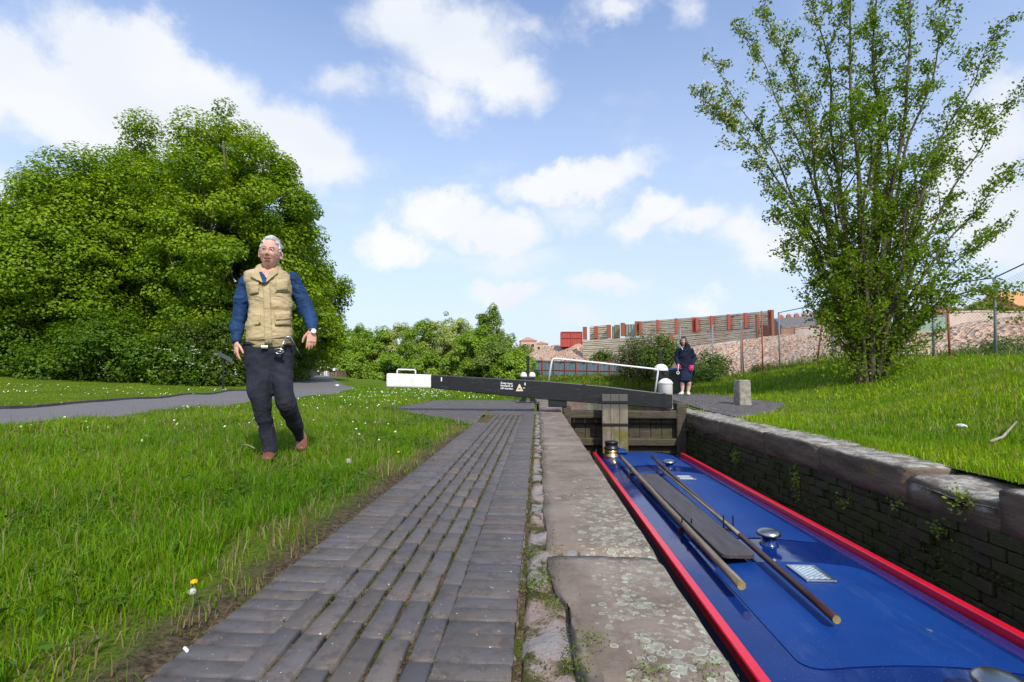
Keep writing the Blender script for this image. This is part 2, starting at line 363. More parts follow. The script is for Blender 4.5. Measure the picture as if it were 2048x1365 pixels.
# jointing: earth, sand and moss between the bricks
m = Mat('joint_earth', .95, .1); n = m.noise(5, 5, .7); g = m.noise(70, 4, .7)
c = m.mix(m.ramp(g, .3, .7), (.03, .022, .015), (.24, .17, .10)); c = m.mix(m.ramp(n, .45, .6), c, m.mix(g, (.02, .03, .004), (.13, .15, .02)))
m.base(c).bump(g, 1, .02); EARTH = m.m
xs_, ys_ = np.arange(-.9, -.03, .02), np.arange(-2.6, 9.0, .02); XX, YY = np.meshgrid(xs_, ys_)
ZZ = -.017 + .006 * np.sin(XX * 61 + YY * 23) * np.sin(YY * 47) + rng.normal(0, .003, XX.shape)
ii = np.arange(XX.size).reshape(XX.shape); Q = np.stack([ii[:-1, :-1], ii[:-1, 1:], ii[1:, 1:], ii[1:, :-1]], -1).reshape(-1, 4)
np_mesh('joint_filling', np.stack([XX, YY, ZZ], -1).reshape(-1, 3), Q, EARTH, smooth=True, kind='structure')
mb = MB(); mb.add([(x, y, -.012) for x, y in [(-1.0, 7.4), (-3.06, 10.4), (-2.9, 14.05), (-.1, 14.05), (-.1, 8.95), (-.95, 8.95)]], [(0, 1, 2, 3, 4, 5)]); mb.build('paving_bed', EARTH, kind='structure')

# ================================================================== lock walls
m = Mat('coping_sandstone', .85, .25); n = m.noise(3, 7, .65); g = m.noise(45, 5, .7); st = m.noise(2.5, 5, .6, m.map((6, 1, 6)))
p = m.xyz()
c = m.mix(m.ramp(n, .3, .7), (.13, .10, .078), (.25, .20, .16)); c = m.mix(m.math('MULTIPLY', m.ramp(st, .5, .75), .5), c, (.30, .25, .19)); c = m.mix(m.ramp(g, .6, .8), c, (.075, .06, .045))
c = m.mix(m.math('MULTIPLY', m.ramp(m.noise(1.6, 6, .75), .55, .72), .35), c, (.38, .36, .31))
region = m.math('MULTIPLY', m.ramp(m.math('ADD', p[0], m.math('MULTIPLY', n, .2)), .22, .40), m.math('MULTIPLY', m.ramp(p[1], 3.7, 2.3), m.ramp(m.noise(4.5, 4, .6), .30, .46)))
far = m.math('MULTIPLY', m.ramp(m.noise(2.1, 5, .7), .60, .66), .25); region = m.math('MAXIMUM', region, far)
for sc_, lo in ((20, 0), (36, 3)):
    vm = m.map((1, 1, 1), (lo, lo, 0)); wv = m.n('ShaderNodeMixRGB', blend_type='ADD'); wv.inputs[0].default_value = .006; m.put(vm, wv.inputs[1])
    nn = m.n('ShaderNodeTexNoise'); nn.inputs['Scale'].default_value = 60; m.put(m.tc, nn.inputs['Vector']); m.put(nn.outputs[1], wv.inputs[2])
    D = m.vor(sc_, 'F1', wv.outputs[0]); rc = m.xyz(m.vor(sc_, 'F1', wv.outputs[0], 'Color')); r = m.math('ADD', m.math('MULTIPLY', rc[0], .34), .14)
    dd = m.math('SUBTRACT', r, D); on = m.math('MULTIPLY', m.math('GREATER_THAN', dd, 0), m.math('GREATER_THAN', region, m.math('MULTIPLY', rc[1], .95)))
    ring = m.math('MULTIPLY', m.ramp(dd, .11, .03), on)
    c = m.mix(m.math('MULTIPLY', on, .42), c, m.mix(rc[2], (.27, .30, .22), (.37, .37, .29))); c = m.mix(m.math('MULTIPLY', m.math('MULTIPLY', ring, .55), m.ramp(m.noise(35, 3), .35, .6)), c, (.55, .57, .49))
crust = m.math('MULTIPLY', m.math('MULTIPLY', m.ramp(m.noise(26, 7, .8), .50, .58), region), .5); c = m.mix(crust, c, (.36, .37, .29))
yel = m.ramp(m.noise(9, 5, .75), .70, .73); c = m.mix(m.math('MULTIPLY', yel, .8), c, (.32, .26, .03))
m.base(c).bump(m.math('ADD', n, m.math('MULTIPLY', g, .35)), .7, .012); COPL = m.m
m = Mat('coping_weathered', .9, .2); n = m.noise(3, 7, .7, m.map((1, .6, 3))); g = m.noise(40, 5, .7); p = m.xyz(); geo = m.n('ShaderNodeNewGeometry'); nz = m.xyz(geo.outputs['Normal'])[2]
c = m.mix(m.ramp(n, .3, .7), (.07, .053, .037), (.18, .14, .10)); top = m.math('MULTIPLY', m.ramp(nz, .55, .9), m.ramp(m.math('ADD', n, m.math('MULTIPLY', g, .3)), .42, .62))
c = m.mix(top, c, m.mix(m.ramp(m.noise(7, 6, .8), .4, .6), (.15, .13, .105), (.40, .385, .34))); c = m.mix(m.math('MULTIPLY', m.ramp(m.noise(6, 5), .62, .7), .6), c, (.16, .13, .03))
m.base(c).bump(m.math('ADD', n, m.math('MULTIPLY', g, .5)), .9, .02); COPR = m.m
def coping(name, x0, x1, y0, y1, z0, z1, mat, parent, rr=.05, side=1, ny=None, sag=None, wob=.006, poly=None):
    """stone running along y; side +1: the rounded lock edge is at x1, -1: at x0"""
    prof = []
    zs = [z0, z0 + (z1 - z0) * .35, z0 + (z1 - z0) * .7]
    f, b = (x1, x0) if side > 0 else (x0, x1); s = side
    prof += [(f, z) for z in zs]
    for k in range(7): a = k / 6 * math.pi / 2; prof.append((f - s * rr * (1 - math.cos(a)), z1 - rr + rr * math.sin(a)))
    for k in range(1, 8): prof.append((f - s * rr + (b - f + s * rr) * k / 8, z1))
    prof += [(b, z1), (b, z0 + (z1 - z0) * .5), (b, z0)]
    ny = ny or max(4, int((y1 - y0) / .08)); rings = []
    for i in range(ny + 1):
        y = y0 + (y1 - y0) * i / ny; e = min(i, ny - i); ex = .012 if e == 0 else 0; ring = []
        for (x, z) in prof:
            nn = noise.noise_vector(Vector((x * 3, y * 3, z * 3 + 7))) * wob * 2.2 + noise.noise_vector(Vector((x * 14, y * 14, z * 14))) * wob
            zz = z + nn.z - (ex if z > z0 + .1 else 0)
            if sag: zz -= sag(y) * max(0, (z - z0) / (z1 - z0))
            xx = x + nn.x - s * ex * (1 if abs(x - f) < .01 else 0)
            if poly and abs(x - b) < .5: xx = b + (x - b) if x != b else poly(y)
            ring.append((xx, y + nn.y * (0 if e else 0), zz))
        rings.append(ring)
    mb = MB(); mb.rings(rings); return mb.build(name, mat, parent, smooth=True)
m = Mat('mossy_lock_brick', .8, .35); a = m.attr(); n = m.noise(4, 6, .7, m.map((1, 1, .5))); g = m.noise(50, 5, .7)
c = m.mix(m.ramp(n, .36, .58), a, m.mix(g, (.014, .018, .005), (.060, .075, .014))); c = m.mix(m.ramp(m.noise(9, 4, .7, m.map((1, 1, .25))), .6, .72), c, (.075, .085, .02)); m.base(c).bump(m.math('ADD', g, n), .8, .02); WALLB = m.m
EARTHD = simple('dark_masonry', (.03, .027, .02), .3, 6)
lw = thing('lock_wall', 'towpath-side lock wall with broad lichen-spotted sandstone coping slabs', 'lock wall', (.3, 3, 0))
def rel(o, par): o.parent = par; o.matrix_parent_inverse = Matrix.Translation(par.location).inverted(); return o
def kid(o, par):
    o.matrix_parent_inverse = Matrix.Translation(-par.location); return o
kid(MB().span((.1, -9, -3.2), (LX0 - .012, 13.4, -.29)).build('masonry', EARTHD, lw), lw)
for (y0, y1) in ((-8, -3.2), (-3.19, -.6), (-.59, 1.12), (1.135, 2.0), (2.015, 5.1), (5.12, 7.4), (7.42, 9.62), (9.64, 13.4)):
    pl = (lambda y: max(.035, .035 + .115 * smooth01(np.array((1.9 - y) / .8)))) if y0 < 1.5 else (lambda y: .032 + .006 * math.sin(y * 9))
    kid(coping('coping_slab', .035, LX0, y0, y1, -.29, .0, COPL, lw, .03, 1, poly=pl), lw)
rw = thing('lock_wall', 'offside lock wall of dark mossy brick under worn rounded stone coping', 'lock wall', (3.0, 3, 0))
kid(MB().span((LX1 + .06, -9, -3.2), (3.3, 9.62, -.262)).span((LX1 + .02, 9.66, -3.2), (3.3, 13.4, -.262)).build('masonry', EARTHD, rw), rw)
mb = MB()
for r in range(19):
    y = -1.5 + (r % 2) * .115; z = -.30 - r * .079
    while y < 9.5:
        g = random.uniform(.6, 1.4); pr = random.uniform(0, .035) + (.0 if random.random() > .03 else .02)
        mb.box((LX1 + .06 - pr, y + .112, z), (.1, .219, .071), Euler((random.gauss(0, .03), 0, random.gauss(0, .03))).to_matrix(), (.042 * g, .032 * g, .022 * g)); y += .229
kid(mb.build('brick_facing', WALLB, rw, bevel=.005), rw)
js = [-8, -4, -1.6, -.5, .5, 1.35, 2.3, 3.24, 4.0, 5.2, 6.44, 7.9, 9.3, 10.7, 12.0, 13.4]
for i in range(len(js) - 1):
    worn = abs(js[i] - 3.24) < .01
    s = (lambda y: .06 + .02 * math.sin((y - 3.24) * 8)) if worn else None
    kid(coping('coping_stone', LX1 - .02, 3.14 + .03 * math.sin(i * 3), js[i] + .006, js[i + 1] - .006, -.265, .008 - .004 * (i % 3), COPR, rw, .085 if worn else .05, -1, sag=s, wob=.008), rw)
MB().span((3.10, -9, -.5), (3.5, 13.4, -.045)).build('earth_bank', EARTH, kind='structure')
# broken concrete haunching between the bricks and the coping
m = Mat('haunching', .9, .2); n = m.noise(7, 6, .7); g = m.noise(80, 4, .7)
c = m.mix(m.ramp(n, .42, .52), (.06, .06, .02), m.mix(m.ramp(m.noise(3.5, 5, .7), .4, .6), (.27, .19, .155), (.27, .25, .24))); c = m.mix(m.ramp(g, .55, .8), c, (.12, .10, .08)); m.base(c).bump(m.math('ADD', n, m.math('MULTIPLY', g, .3)), 1, .02)
xs_, ys_ = np.arange(-.06, .17, .01), np.arange(-2.5, 9.6, .015); XX, YY = np.meshgrid(xs_, ys_)
nzv = np.array([noise.noise(Vector((float(a) * 14, float(b) * 8, 3))) for a, b in zip(XX.ravel(), YY.ravel())]).reshape(XX.shape)
ZZ = -.012 + .022 * np.clip(nzv, -.6, .5); ZZ = np.where(np.abs(XX + .045) < .012, -.03, ZZ)
ii = np.arange(XX.size).reshape(XX.shape); Q = np.stack([ii[:-1, :-1], ii[:-1, 1:], ii[1:, 1:], ii[1:, :-1]], -1).reshape(-1, 4)
np_mesh('haunching_strip', np.stack([XX, YY, ZZ], -1).reshape(-1, 3), Q, m.m, smooth=True, kind='structure')
# offside apron of worn paving
bv.clear(); bf.clear(); bc.clear()
OFF = np.array([(3.15, 8.2), (3.8, 9.0), (5.25, 11.2), (4.9, 12.6), (4.75, 14.6), (3.9, 15.2), (3.15, 14.4)])
for i in range(0, 60):
    for j in range(0, 40):
        px, py = 3.2 + i * .1 , 8.2 + j * .2225 + (i % 2) * .11
        if px < 5.4 and sdpoly(np.array([px]), np.array([py]), OFF)[0] < 0: brick(px, py, .092, .213, 0, Hf(px, py) + .025, 1.5)
mbx = MB(); mbx.prism([(float(a), float(b)) for a, b in OFF], .33, ax=(Vector((1, 0, 0)), Vector((0, 1, 0)), Vector((0, 0, 1))), org=(0, 0, -.345)); mbx.build('paving_bed', EARTH, kind='structure')
np_mesh('offside_paving', np.array(bv), np.array(bf), BRICK, col=np.array(bc), kind='structure')
# ================================================================== materials shared by painted things
def paint(name, col, rough=.25, wear=None, coat=0, bump=.02, sc=6):
    m = Mat(name, rough, .5); n = m.noise(sc, 6, .7); f = m.noise(120, 3)
    c = m.mix(m.ramp(n, .3, .7), tuple(x * .86 for x in col), col)
    if wear: c = m.mix(m.ramp(m.noise(sc * 2.5, 8, .8, m.map((.22, 1, 2.6))), .57, .68), c, wear)
    m.base(c); m.rough(m.math('ADD', m.math('MULTIPLY', n, .15), rough - .05)); m.bump(m.math('ADD', n, m.math('MULTIPLY', f, .3)), bump * 5, .003)
    m.b.inputs['Coat Weight'].default_value = coat; m.b.inputs['Coat Roughness'].default_value = .05; return m.m
WHITE = paint('white_paint', (.78, .78, .76), .45, (.42, .40, .36)); BLACK = paint('black_paint', (.0075, .008, .011), .42, (.085, .085, .09), sc=5, bump=.14)
BLACKIRON = paint('black_iron', (.012, .012, .014), .35)
# ================================================================== narrowboat
BX = 1.665
boat = thing('narrowboat', 'blue narrowboat with red handrails lying low in the narrow lock', 'narrowboat', (BX, 3, 0))
def bk(o): return kid(o, boat)
m = Mat('roof_gloss_blue', .12, .4); n = m.noise(3, 5); d = m.noise(90, 3, .7)
c = m.mix(m.ramp(n, .3, .7), (.004, .022, .135), (.006, .03, .17)); c = m.mix(m.ramp(m.noise(240, 2), .71, .74), c, (.3, .33, .4)); m.base(c)
m.rough(m.math('ADD', m.math('MULTIPLY', m.ramp(m.noise(5, 6, .7), .4, .8), .14), .06)); m.bump(n, .05, .004); ROOF = m.m
m = Mat('roof_matt_blue', .45, .2); n = m.noise(2.5, 5); c = m.mix(m.ramp(n, .3, .7), (.003, .036, .19), (.004, .046, .225)); c = m.mix(m.ramp(m.noise(260, 2), .715, .735), c, (.35, .38, .45))
c = m.mix(m.math('MULTIPLY', m.ramp(m.noise(7, 7, .8), .62, .7), .25), c, (.12, .15, .25)); c = m.mix(m.math('MULTIPLY', m.ramp(m.noise(2.2, 8, .8, m.map((2.5, .6, 1))), .52, .72), .28), c, (.10, .14, .24)); m.base(c).bump(m.noise(300, 3), .25, .002); PANEL = m.m
RED = paint('red_gloss', (.74, .008, .035), .3, coat=.25); HULL = paint('hull_black', (.01, .01, .011), .5); SIDE = paint('cabin_blue', (.006, .03, .16), .15, coat=.5)
HW = .71; ZE = -.655
def zr(x): return ZE + .075 * (1 - ((x - BX) / HW) ** 2)
RY0, RY1 = -5.5, 8.75
rings = []
N_ = 24
for y in np.linspace(RY0, RY1, 30):
    rings.append([(BX - HW + 2 * HW * k / N_, y, zr(BX - HW + 2 * HW * k / N_)) for k in range(N_ + 1)] + [(BX + HW, y, ZE - .03), (BX - HW, y, ZE - .03)])
mb = MB(); mb.rings(rings); roof = bk(mb.build('roof', ROOF, boat, smooth=False))
for p in roof.data.polygons: p.use_smooth = len(p.vertices) == 4
# matt non-slip panels with rounded corners
def panel(y0, y1, hw=.50, cr=.1, dx=0):
    out = []
    for (cx_, cy_, a0) in ((hw - cr, y1 - cr, 0), (-hw + cr, y1 - cr, 90), (-hw + cr, y0 + cr, 180), (hw - cr, y0 + cr, 270)):
        for k in range(7): a = R(a0 + k * 15); out.append((cx_ + cr * math.cos(a), cy_ + cr * math.sin(a)))
    rows = sorted(set(round(v, 4) for _, v in out)); rg = []
    ys = sorted(set([y0, y1] + [v for _, v in out]))
    ys = sorted(set(np.round(ys, 4)))
    for yv in ys:
        dy = max(0, y0 + cr - yv, yv - (y1 - cr)); half = hw - cr + math.sqrt(max(0, cr * cr - dy * dy))
        rg.append([(BX + dx - half + 2 * half * k / 12, yv, zr(BX + dx - half + 2 * half * k / 12) + .004) for k in range(13)])
    mb = MB(); mb.rings(rg, False, close=False); o = mb.build('roof_panel', PANEL, roof, smooth=True); return o
for y0, y1 in ((-4.9, -1.6), (-1.3, .6), (.9, 1.95), (2.38, 3.62), (4.12, 6.9), (7.35, 8.55)): panel(y0, y1)
for s in (-1, 1):
    x = BX + s * (HW + .005); mb = MB()
    pr = [(-.024, -.005), (.03, -.005), (.032, .046), (.026, .052), (-.018, .052), (-.024, .046)]
    mb.rings([[(x + s * a, y, ZE + b) for a, b in pr] for y in (RY0, RY1 - .05)]); bk(mb.build('handrail', RED, boat, smooth=False))
    mb = MB(); mb.rings([[(BX + s * (HW + .0), RY0, ZE - .035), (BX + s * (HW + .0), RY1, ZE - .035), (BX + s * (HW + .13), RY1, -1.35), (BX + s * (HW + .13), RY0, -1.35)],
              [(BX + s * (HW - .03), RY0, ZE - .035), (BX + s * (HW - .03), RY1, ZE - .035), (BX + s * (HW + .10), RY1, -1.35), (BX + s * (HW + .10), RY0, -1.35)]])
    cs = bk(mb.build('cabin_side', SIDE, boat))
# hull with a rounded stern toward the gate
def hullw(y): return .93 if y < 8.4 else .93 * math.sqrt(max(.02, 1 - ((y - 8.4) / .95) ** 2))
ysH = list(np.linspace(-8, 8.4, 6)) + [8.6, 8.8, 9.0, 9.15, 9.27, 9.33]
mb = MB(); mb.rings([[(BX - hullw(y), y, -1.36), (BX + hullw(y), y, -1.36), (BX + hullw(y) * .96, y, -2.1), (BX - hullw(y) * .96, y, -2.1)] for y in ysH]); bk(mb.build('hull', HULL, boat, bevel=.02))
mb = MB(); mb.span((BX - HW + .03, RY1 - .04, -1.36), (BX + HW - .03, RY1 - .02, ZE)); bk(mb.build('stern_bulkhead', SIDE, boat))
bk(MB().span((BX - .1, RY1 - .36, ZE + .078), (BX + .36 - .3, RY1 + .02, ZE + .115)).build('sliding_hatch', PANEL, boat, bevel=.01)).location.x -= .28
# mushroom ventilators
STEEL = Mat('brushed_steel', .3, .5, 1); STEEL.base(STEEL.mix(STEEL.noise(8, 5), (.30, .30, .27), (.52, .52, .48))); STEEL = STEEL.m
def vent(x, y, r=.085):
    z = zr(x); mb = MB(); mb.lathe((x, y, z - .005), [(r * .78, 0), (r * .78, .012), (r * .62, .018), (r * .60, .075)], 28); o = mb.build('mushroom_vent', SIDE, boat, smooth=True); bk(o)
    mb = MB(); mb.lathe((x, y, z + .07), [(r * .85, .0), (r, .004), (r * 1.0, .014), (r * .93, .026), (r * .72, .038), (r * .4, .046), (.001, .048)], 32); c_ = mb.build('vent_cap', STEEL, o, smooth=True)
vent(1.71, 3.98); vent(1.76, 2.13, .088); vent(1.78, 7.15)
BRASS = Mat('brass', .3, .5, 1); BRASS.base(BRASS.mix(BRASS.noise(12, 4), (.38, .26, .10), (.62, .46, .22))); BRASS = BRASS.m
x, y = float(at(1223, 905, 8.35).x), 8.35; z = zr(x)
mb = MB(); mb.lathe((x, y, z - .03), [(.13, 0), (.13, .05), (.115, .06), (.105, .10), (.105, .15)], 24); cc_ = bk(mb.build('chimney_collar', BRASS, boat, smooth=True))
mb = MB(); mb.lathe((x, y, z + .11), [(.105, 0), (.125, .012), (.125, .03), (.10, .045), (.10, .10), (.11, .105), (.10, .13), (.05, .14), (.001, .14)], 24); mb.build('chimney_cap', BLACKIRON, cc_, smooth=True)
# deck prisms: glass lights in bright frames
gm = Mat('prism_glass', .08, .6); gm.base(gm.mix(gm.ramp(gm.n('ShaderNodeTexWave').outputs[0], .2, .8), (.22, .29, .33), (.50, .57, .60))); wv = [n for n in gm.t.nodes if n.type == 'TEX_WAVE'][0]; wv.inputs['Scale'].default_value = 14; wv.inputs['Distortion'].default_value = 2; gm.t.links.new(gm.map((1, 1, 1), rot=(0, 0, .9)), wv.inputs[0])
CHROME = Mat('chrome', .15, .5, 1); CHROME.base((.6, .6, .6)); CHROME = CHROME.m
def prism_light(x, y, w_=.20, l_=.30):
    z = zr(x) + .006; mb = MB()
    for a, b, c1, c2 in ((-w_/2, -w_/2+.022, -l_/2, l_/2), (w_/2-.022, w_/2, -l_/2, l_/2), (-w_/2+.022, w_/2-.022, -l_/2, -l_/2+.022), (-w_/2+.022, w_/2-.022, l_/2-.022, l_/2)): mb.span((x+a, y+c1, z), (x+b, y+c2, z+.012))
    mb.span((x - w_/2 + .022, y - l_/2 + .065, z), (x + w_/2 - .022, y - l_/2 + .075, z + .011))
    o = bk(mb.build('deck_light', CHROME, boat, bevel=.002)); MB().span((x - w_/2 + .02, y - l_/2 + .02, z), (x + w_/2 - .02, y + l_/2 - .02, z + .007)).build('glass', gm.m, o)
    o.location.z += .0
prism_light(1.71, 3.40, .18, .26); prism_light(1.80, 6.45, .20, .22)
bk(MB().lathe((1.93, 2.72, zr(1.93)), [(.016, .0), (.016, .008), (.001, .012)], 14).build('roof_stud', CHROME, boat))
# ------------------------------------------------ poles and plank lying on the roof
def wood(name, c1, c2, rough=.75, ax=(8, .6, 8)):
    m = Mat(name, rough, .3); n = m.noise(5, 6, .65, m.map(ax)); m.base(m.mix(m.ramp(n, .3, .7), c1, c2)).bump(m.noise(14, 5, .6, m.map(ax)), .5, .004); return m.m
GREYW = wood('weathered_wood', (.13, .105, .075), (.27, .225, .165)); BROWNP = wood('brown_varnish', (.035, .014, .012), (.075, .032, .026), .35); PALEW = wood('pale_wood', (.24, .20, .15), (.38, .33, .26))
PLANKM = wood('plank_paint', (.045, .038, .040), (.085, .072, .072), .5); CUT = simple('cut_end', (.30, .24, .09), .3, 20)
def pole(a, b, r, mat, label, sag=0, cut=None):
    a, b = Vector(a), Vector(b); d = (b - a); t = thing('boat_pole', label, 'pole', a)
    pts = [a + d * (k / 14) + Vector((0, 0, -sag * math.sin(math.pi * k / 14))) for k in range(15)]
    mb = MB(); mb.tube(pts, [r * (1 + .03 * math.sin(k * 2.3)) for k in range(15)], 16, caps=True); o = kid(mb.build('shaft', mat, t, smooth=True), t)
    if cut: kid(MB().tube([b - d.normalized() * .002, b + d.normalized() * .003], [r * .97, r * .95], 16).build('sawn_end', cut, t), t)
    return t
def rz_(x, dz): return zr(x) + dz
pole((1.22, 7.75, rz_(1.22, .09)), (1.165, 3.09, rz_(1.165, .085)), .026, GREYW, 'long weathered grey boat pole lying nearest the red left handrail', .01, CUT)
pole((1.60, 7.35, rz_(1.60, .12)), (1.475, 2.70, rz_(1.475, .05)), .021, BROWNP, 'long dark brown varnished pole lying right of the plank on the blue roof', .01, CUT)
pole((1.565, 6.9, rz_(1.565, .075)), (1.50, 4.0, rz_(1.50, .072)), .014, PALEW, 'short pale thin shaft lying along the right edge of the dark plank', 0, CUT)
t = thing('gangplank', 'dark brown painted gangplank with rounded ends lying between the poles on the roof', 'plank', (1.34, 5, zr(1.34) + .045))
out = []
w2, l2, cr = .115, 1.42, .05
for (cx_, cy_, a0) in ((w2 - cr, l2 - cr, 0), (-w2 + cr, l2 - cr, 90), (-w2 + cr, -l2 + cr, 180), (w2 - cr, -l2 + cr, 270)):
    for k in range(6): a = R(a0 + k * 18); out.append((cx_ + cr * math.cos(a), cy_ + cr * math.sin(a)))
MB().prism(out, .03, None, (Vector((1, 0, 0)), Vector((0, 1, 0)), Vector((0, 0, 1)))).build('board', PLANKM, t, bevel=.004)
[MB().box((0, yy, -.012), (.2, .05, .024)).build('batten', GREYW, t) for yy in (1.0, -.9)]
# two low racks carry the poles
for y in (6.6, 4.3):
    mb = MB()
    for x in (1.2, 1.53): mb.tube([(x - .035, y, zr(x) - .01), (x - .035, y, zr(x) + .13)], .006, 8).tube([(x + .04, y, zr(x) - .01), (x + .04, y, zr(x) + .13)], .006, 8)
    mb.box((1.365, y, zr(1.365) + .022), (.46, .03, .03)); bk(mb.build('pole_rack', BLACKIRON, boat))

# ================================================================== top gate
def lerp_(px, f): t0, t1 = np.interp(px, [862, 1095, 1200, 1345], [750, 763, 772, 789]), np.interp(px, [862, 1095, 1200, 1345], [777, 800, 808, 818]); return float(t0 + (t1 - t0) * f)
gate = thing('lock_gate', 'closed black lock gate with long tilted balance beam ending in white', 'lock gate', (LX1, GATE_Y, 0))
def gk(o): return kid(o, gate)
OAK = Mat('wet_oak', .6, .4); n = OAK.noise(3, 6, .7, OAK.map((1, 1, .3))); g = OAK.noise(6, 6, .7, OAK.map((1, 1, 6)))
cc = OAK.mix(OAK.ramp(g, .3, .7), (.028, .022, .014), (.085, .068, .045)); OAK.base(OAK.mix(OAK.ramp(n, .48, .64), cc, (.06, .065, .015))).bump(g, .8, .012); OAK = OAK.m
TIMB = Mat('grey_green_timber', .8, .3); n = TIMB.noise(4, 6, .7, TIMB.map((3, 3, .5))); p = TIMB.xyz()
cc = TIMB.mix(TIMB.ramp(n, .3, .7), (.12, .105, .075), (.25, .22, .16)); cc = TIMB.mix(TIMB.math('MULTIPLY', TIMB.ramp(TIMB.noise(5, 5), .45, .6), TIMB.ramp(p[2], -.1, -.45)), cc, (.13, .12, .02)); cc = TIMB.mix(TIMB.ramp(p[2], .03, .12), cc, (.10, .095, .085)); TIMB.base(cc).bump(n, .6, .01); TIMB = TIMB.m
by = GATE_Y - .05
def bp(px, py): return at(px, py, by)
TL, TR, BR, BL = bp(772, 747), bp(1345, 789), bp(1345, 818), bp(772, 775)
TM, BM = bp(862, 750), bp(862, 777)
Tc, Bc = bp(1095, 763), bp(1095, 800)
def beam(name, seq, depth, mat, par, bev=.012):
    mb = MB(); mb.rings([[(p.x, by, p.z), (q_.x, by, q_.z), (q_.x, by + depth, q_.z), (p.x, by + depth, p.z)] for p, q_ in seq]); o = mb.build(name, mat, par, bevel=bev); return o
bb = gk(beam('balance_beam', [(TM, BM), (Tc, Bc), (bp(1200, 772), bp(1200, 808)), (TR, BR)], .30, BLACK, gate))
beam('white_beam_end', [(Vector((TL.x, 0, TL.z)), BL), (TM, BM)], .31, WHITE, bb, .03).matrix_parent_inverse = Matrix.Identity(4)
# rails
def tube_obj(name, pts, r, mat, par, n=10):
    mb = MB(); mb.tube(pts, r, n); return mb.build(name, mat, par, smooth=True)
o_ = Vector((0, .12, 0))
gk(tube_obj('handrail', [bp(1097, 766) + o_, bp(1104, 723) + o_, bp(1107, 718) + o_, bp(1113, 717) + o_, bp(1200, 726) + o_, bp(1309, 738) + o_, bp(1318, 740) + o_, bp(1319, 744) + o_, bp(1313, 786) + o_], .0175, WHITE, gate))
gk(tube_obj('grip_rail', [bp(791, 750) + o_, bp(791, 741) + o_, bp(793, 739) + o_, bp(826, 740) + o_, bp(828, 742) + o_, bp(828, 751) + o_], .014, WHITE, gate))
# leaf: rails, planks
mb = MB(); mb.span((LX0 + .02, GATE_Y + .0, -.12), (LX1 - .02, GATE_Y + .2, .03)); gk(mb.build('top_rail', OAK, gate, bevel=.02))
mb = MB(); mb.span((LX0 + .02, GATE_Y + .02, -.62), (LX1 - .02, GATE_Y + .18, -.48)); gk(mb.build('cross_rail', OAK, gate, bevel=.02)); gk(MB().span((LX0 + .02, GATE_Y + .02, -1.2), (LX1 - .02, GATE_Y + .18, -1.04)).build('cross_rail', OAK, gate, bevel=.02))
mb = MB()
for k in range(11):
    x = LX0 + .03 + k * .202; mb.span((x, GATE_Y + .13, -2.6), (x + .195, GATE_Y + .19, -.1))
gk(mb.build('planking', OAK, gate, bevel=.006))
mb = MB(); mb.span((LX1 - .2, GATE_Y - .02, -2.6), (LX1 - .01, GATE_Y + .24, .18)); gk(mb.build('heel_post', OAK, gate, bevel=.03))
mb = MB(); mb.span((LX0 + .01, GATE_Y - .01, -2.6), (LX0 + .16, GATE_Y + .22, .10)); gk(mb.build('mitre_post', OAK, gate, bevel=.02))
# broad paddle case in front
a, b = at(1204, 789, 9.3), at(1257, 893, 9.3)
mb = MB(); w3 = (b.x - a.x) / 3
for k in range(3): mb.span((a.x + k * w3 + .002, 9.3, -1.6), (a.x + (k + 1) * w3 - .002, 9.38, a.z))
gk(mb.build('paddle_case', TIMB, gate, bevel=.006))
for zz in (.2, -.2): gk(MB().span((a.x - .005, 9.28, zz - .02), (b.x + .005, 9.3, zz + .02)).build('iron_strap', BLACKIRON, gate))
mb = MB(); p1, p2 = at(1097, 797, by), at(1134, 815, by); mb.span((p1.x, by + .02, p2.z), (p2.x, by + .26, p1.z)); gk(mb.build('packing_block', BLACK, gate, bevel=.01))
for px in (900, 960, 1130, 1180, 1290):
    for dz in (.3, .75):
        c_ = bp(px, lerp_(px, dz)); gk(MB().lathe((c_.x, by + .001, c_.z), [(.018, 0), (.016, .008), (.001, .011)], 10, axis=Matrix.Rotation(R(90), 3, 'X')).build('bolt', BLACKIRON, gate))
for px in (1165, 1325):
    a_, b_ = bp(px, lerp_(px, 0)), bp(px + 7, lerp_(px, 1)); gk(MB().span((a_.x, by - .006, b_.z), (b_.x, by, a_.z)).build('iron_band', BLACKIRON, gate, bevel=.002))
# two-tone warning lettering and triangle on the beam
def text_obj(name, s, loc, size, mat, par, rot, bold=.004):
    cu = bpy.data.curves.new(name, 'FONT'); cu.body = s; cu.size = size; cu.extrude = .0015; cu.offset = bold; cu.space_line = .95; cu.space_character = 1.05
    tmp = bpy.data.objects.new('tmp', cu); C.objects.link(tmp); dg = bpy.context.evaluated_depsgraph_get(); me = bpy.data.meshes.new_from_object(tmp.evaluated_get(dg)); bpy.data.objects.remove(tmp)
    me.name = name; me.materials.clear(); M_ = Matrix.Translation(loc) @ rot.to_4x4(); me.transform(M_); o = mobj(name, me, mat, par); return o
tilt = math.atan2(bp(1090, 763).z - bp(870, 750).z, bp(1090, 763).x - bp(870, 750).x)
rotT = Matrix.Rotation(-tilt, 3, 'Y') @ Matrix.Rotation(R(90), 3, 'X')
CREAM = simple('cream_enamel', (.72, .62, .44), .1, 20, .5); LET = simple('white_lettering', (.8, .8, .8), .05, 20, .5, bump=0)
gk(text_obj('lettering', 'Keep boat\nforward of\ncill marker.', bp(1001.5, 768) + Vector((0, -.006, 0)), .050, LET, gate, rotT, .0012))
c0 = bp(1039, 776) + Vector((0, -.004, 0)); tri = [(-.068, -.062), (.068, -.062), (.006, .068), (-.006, .068)]
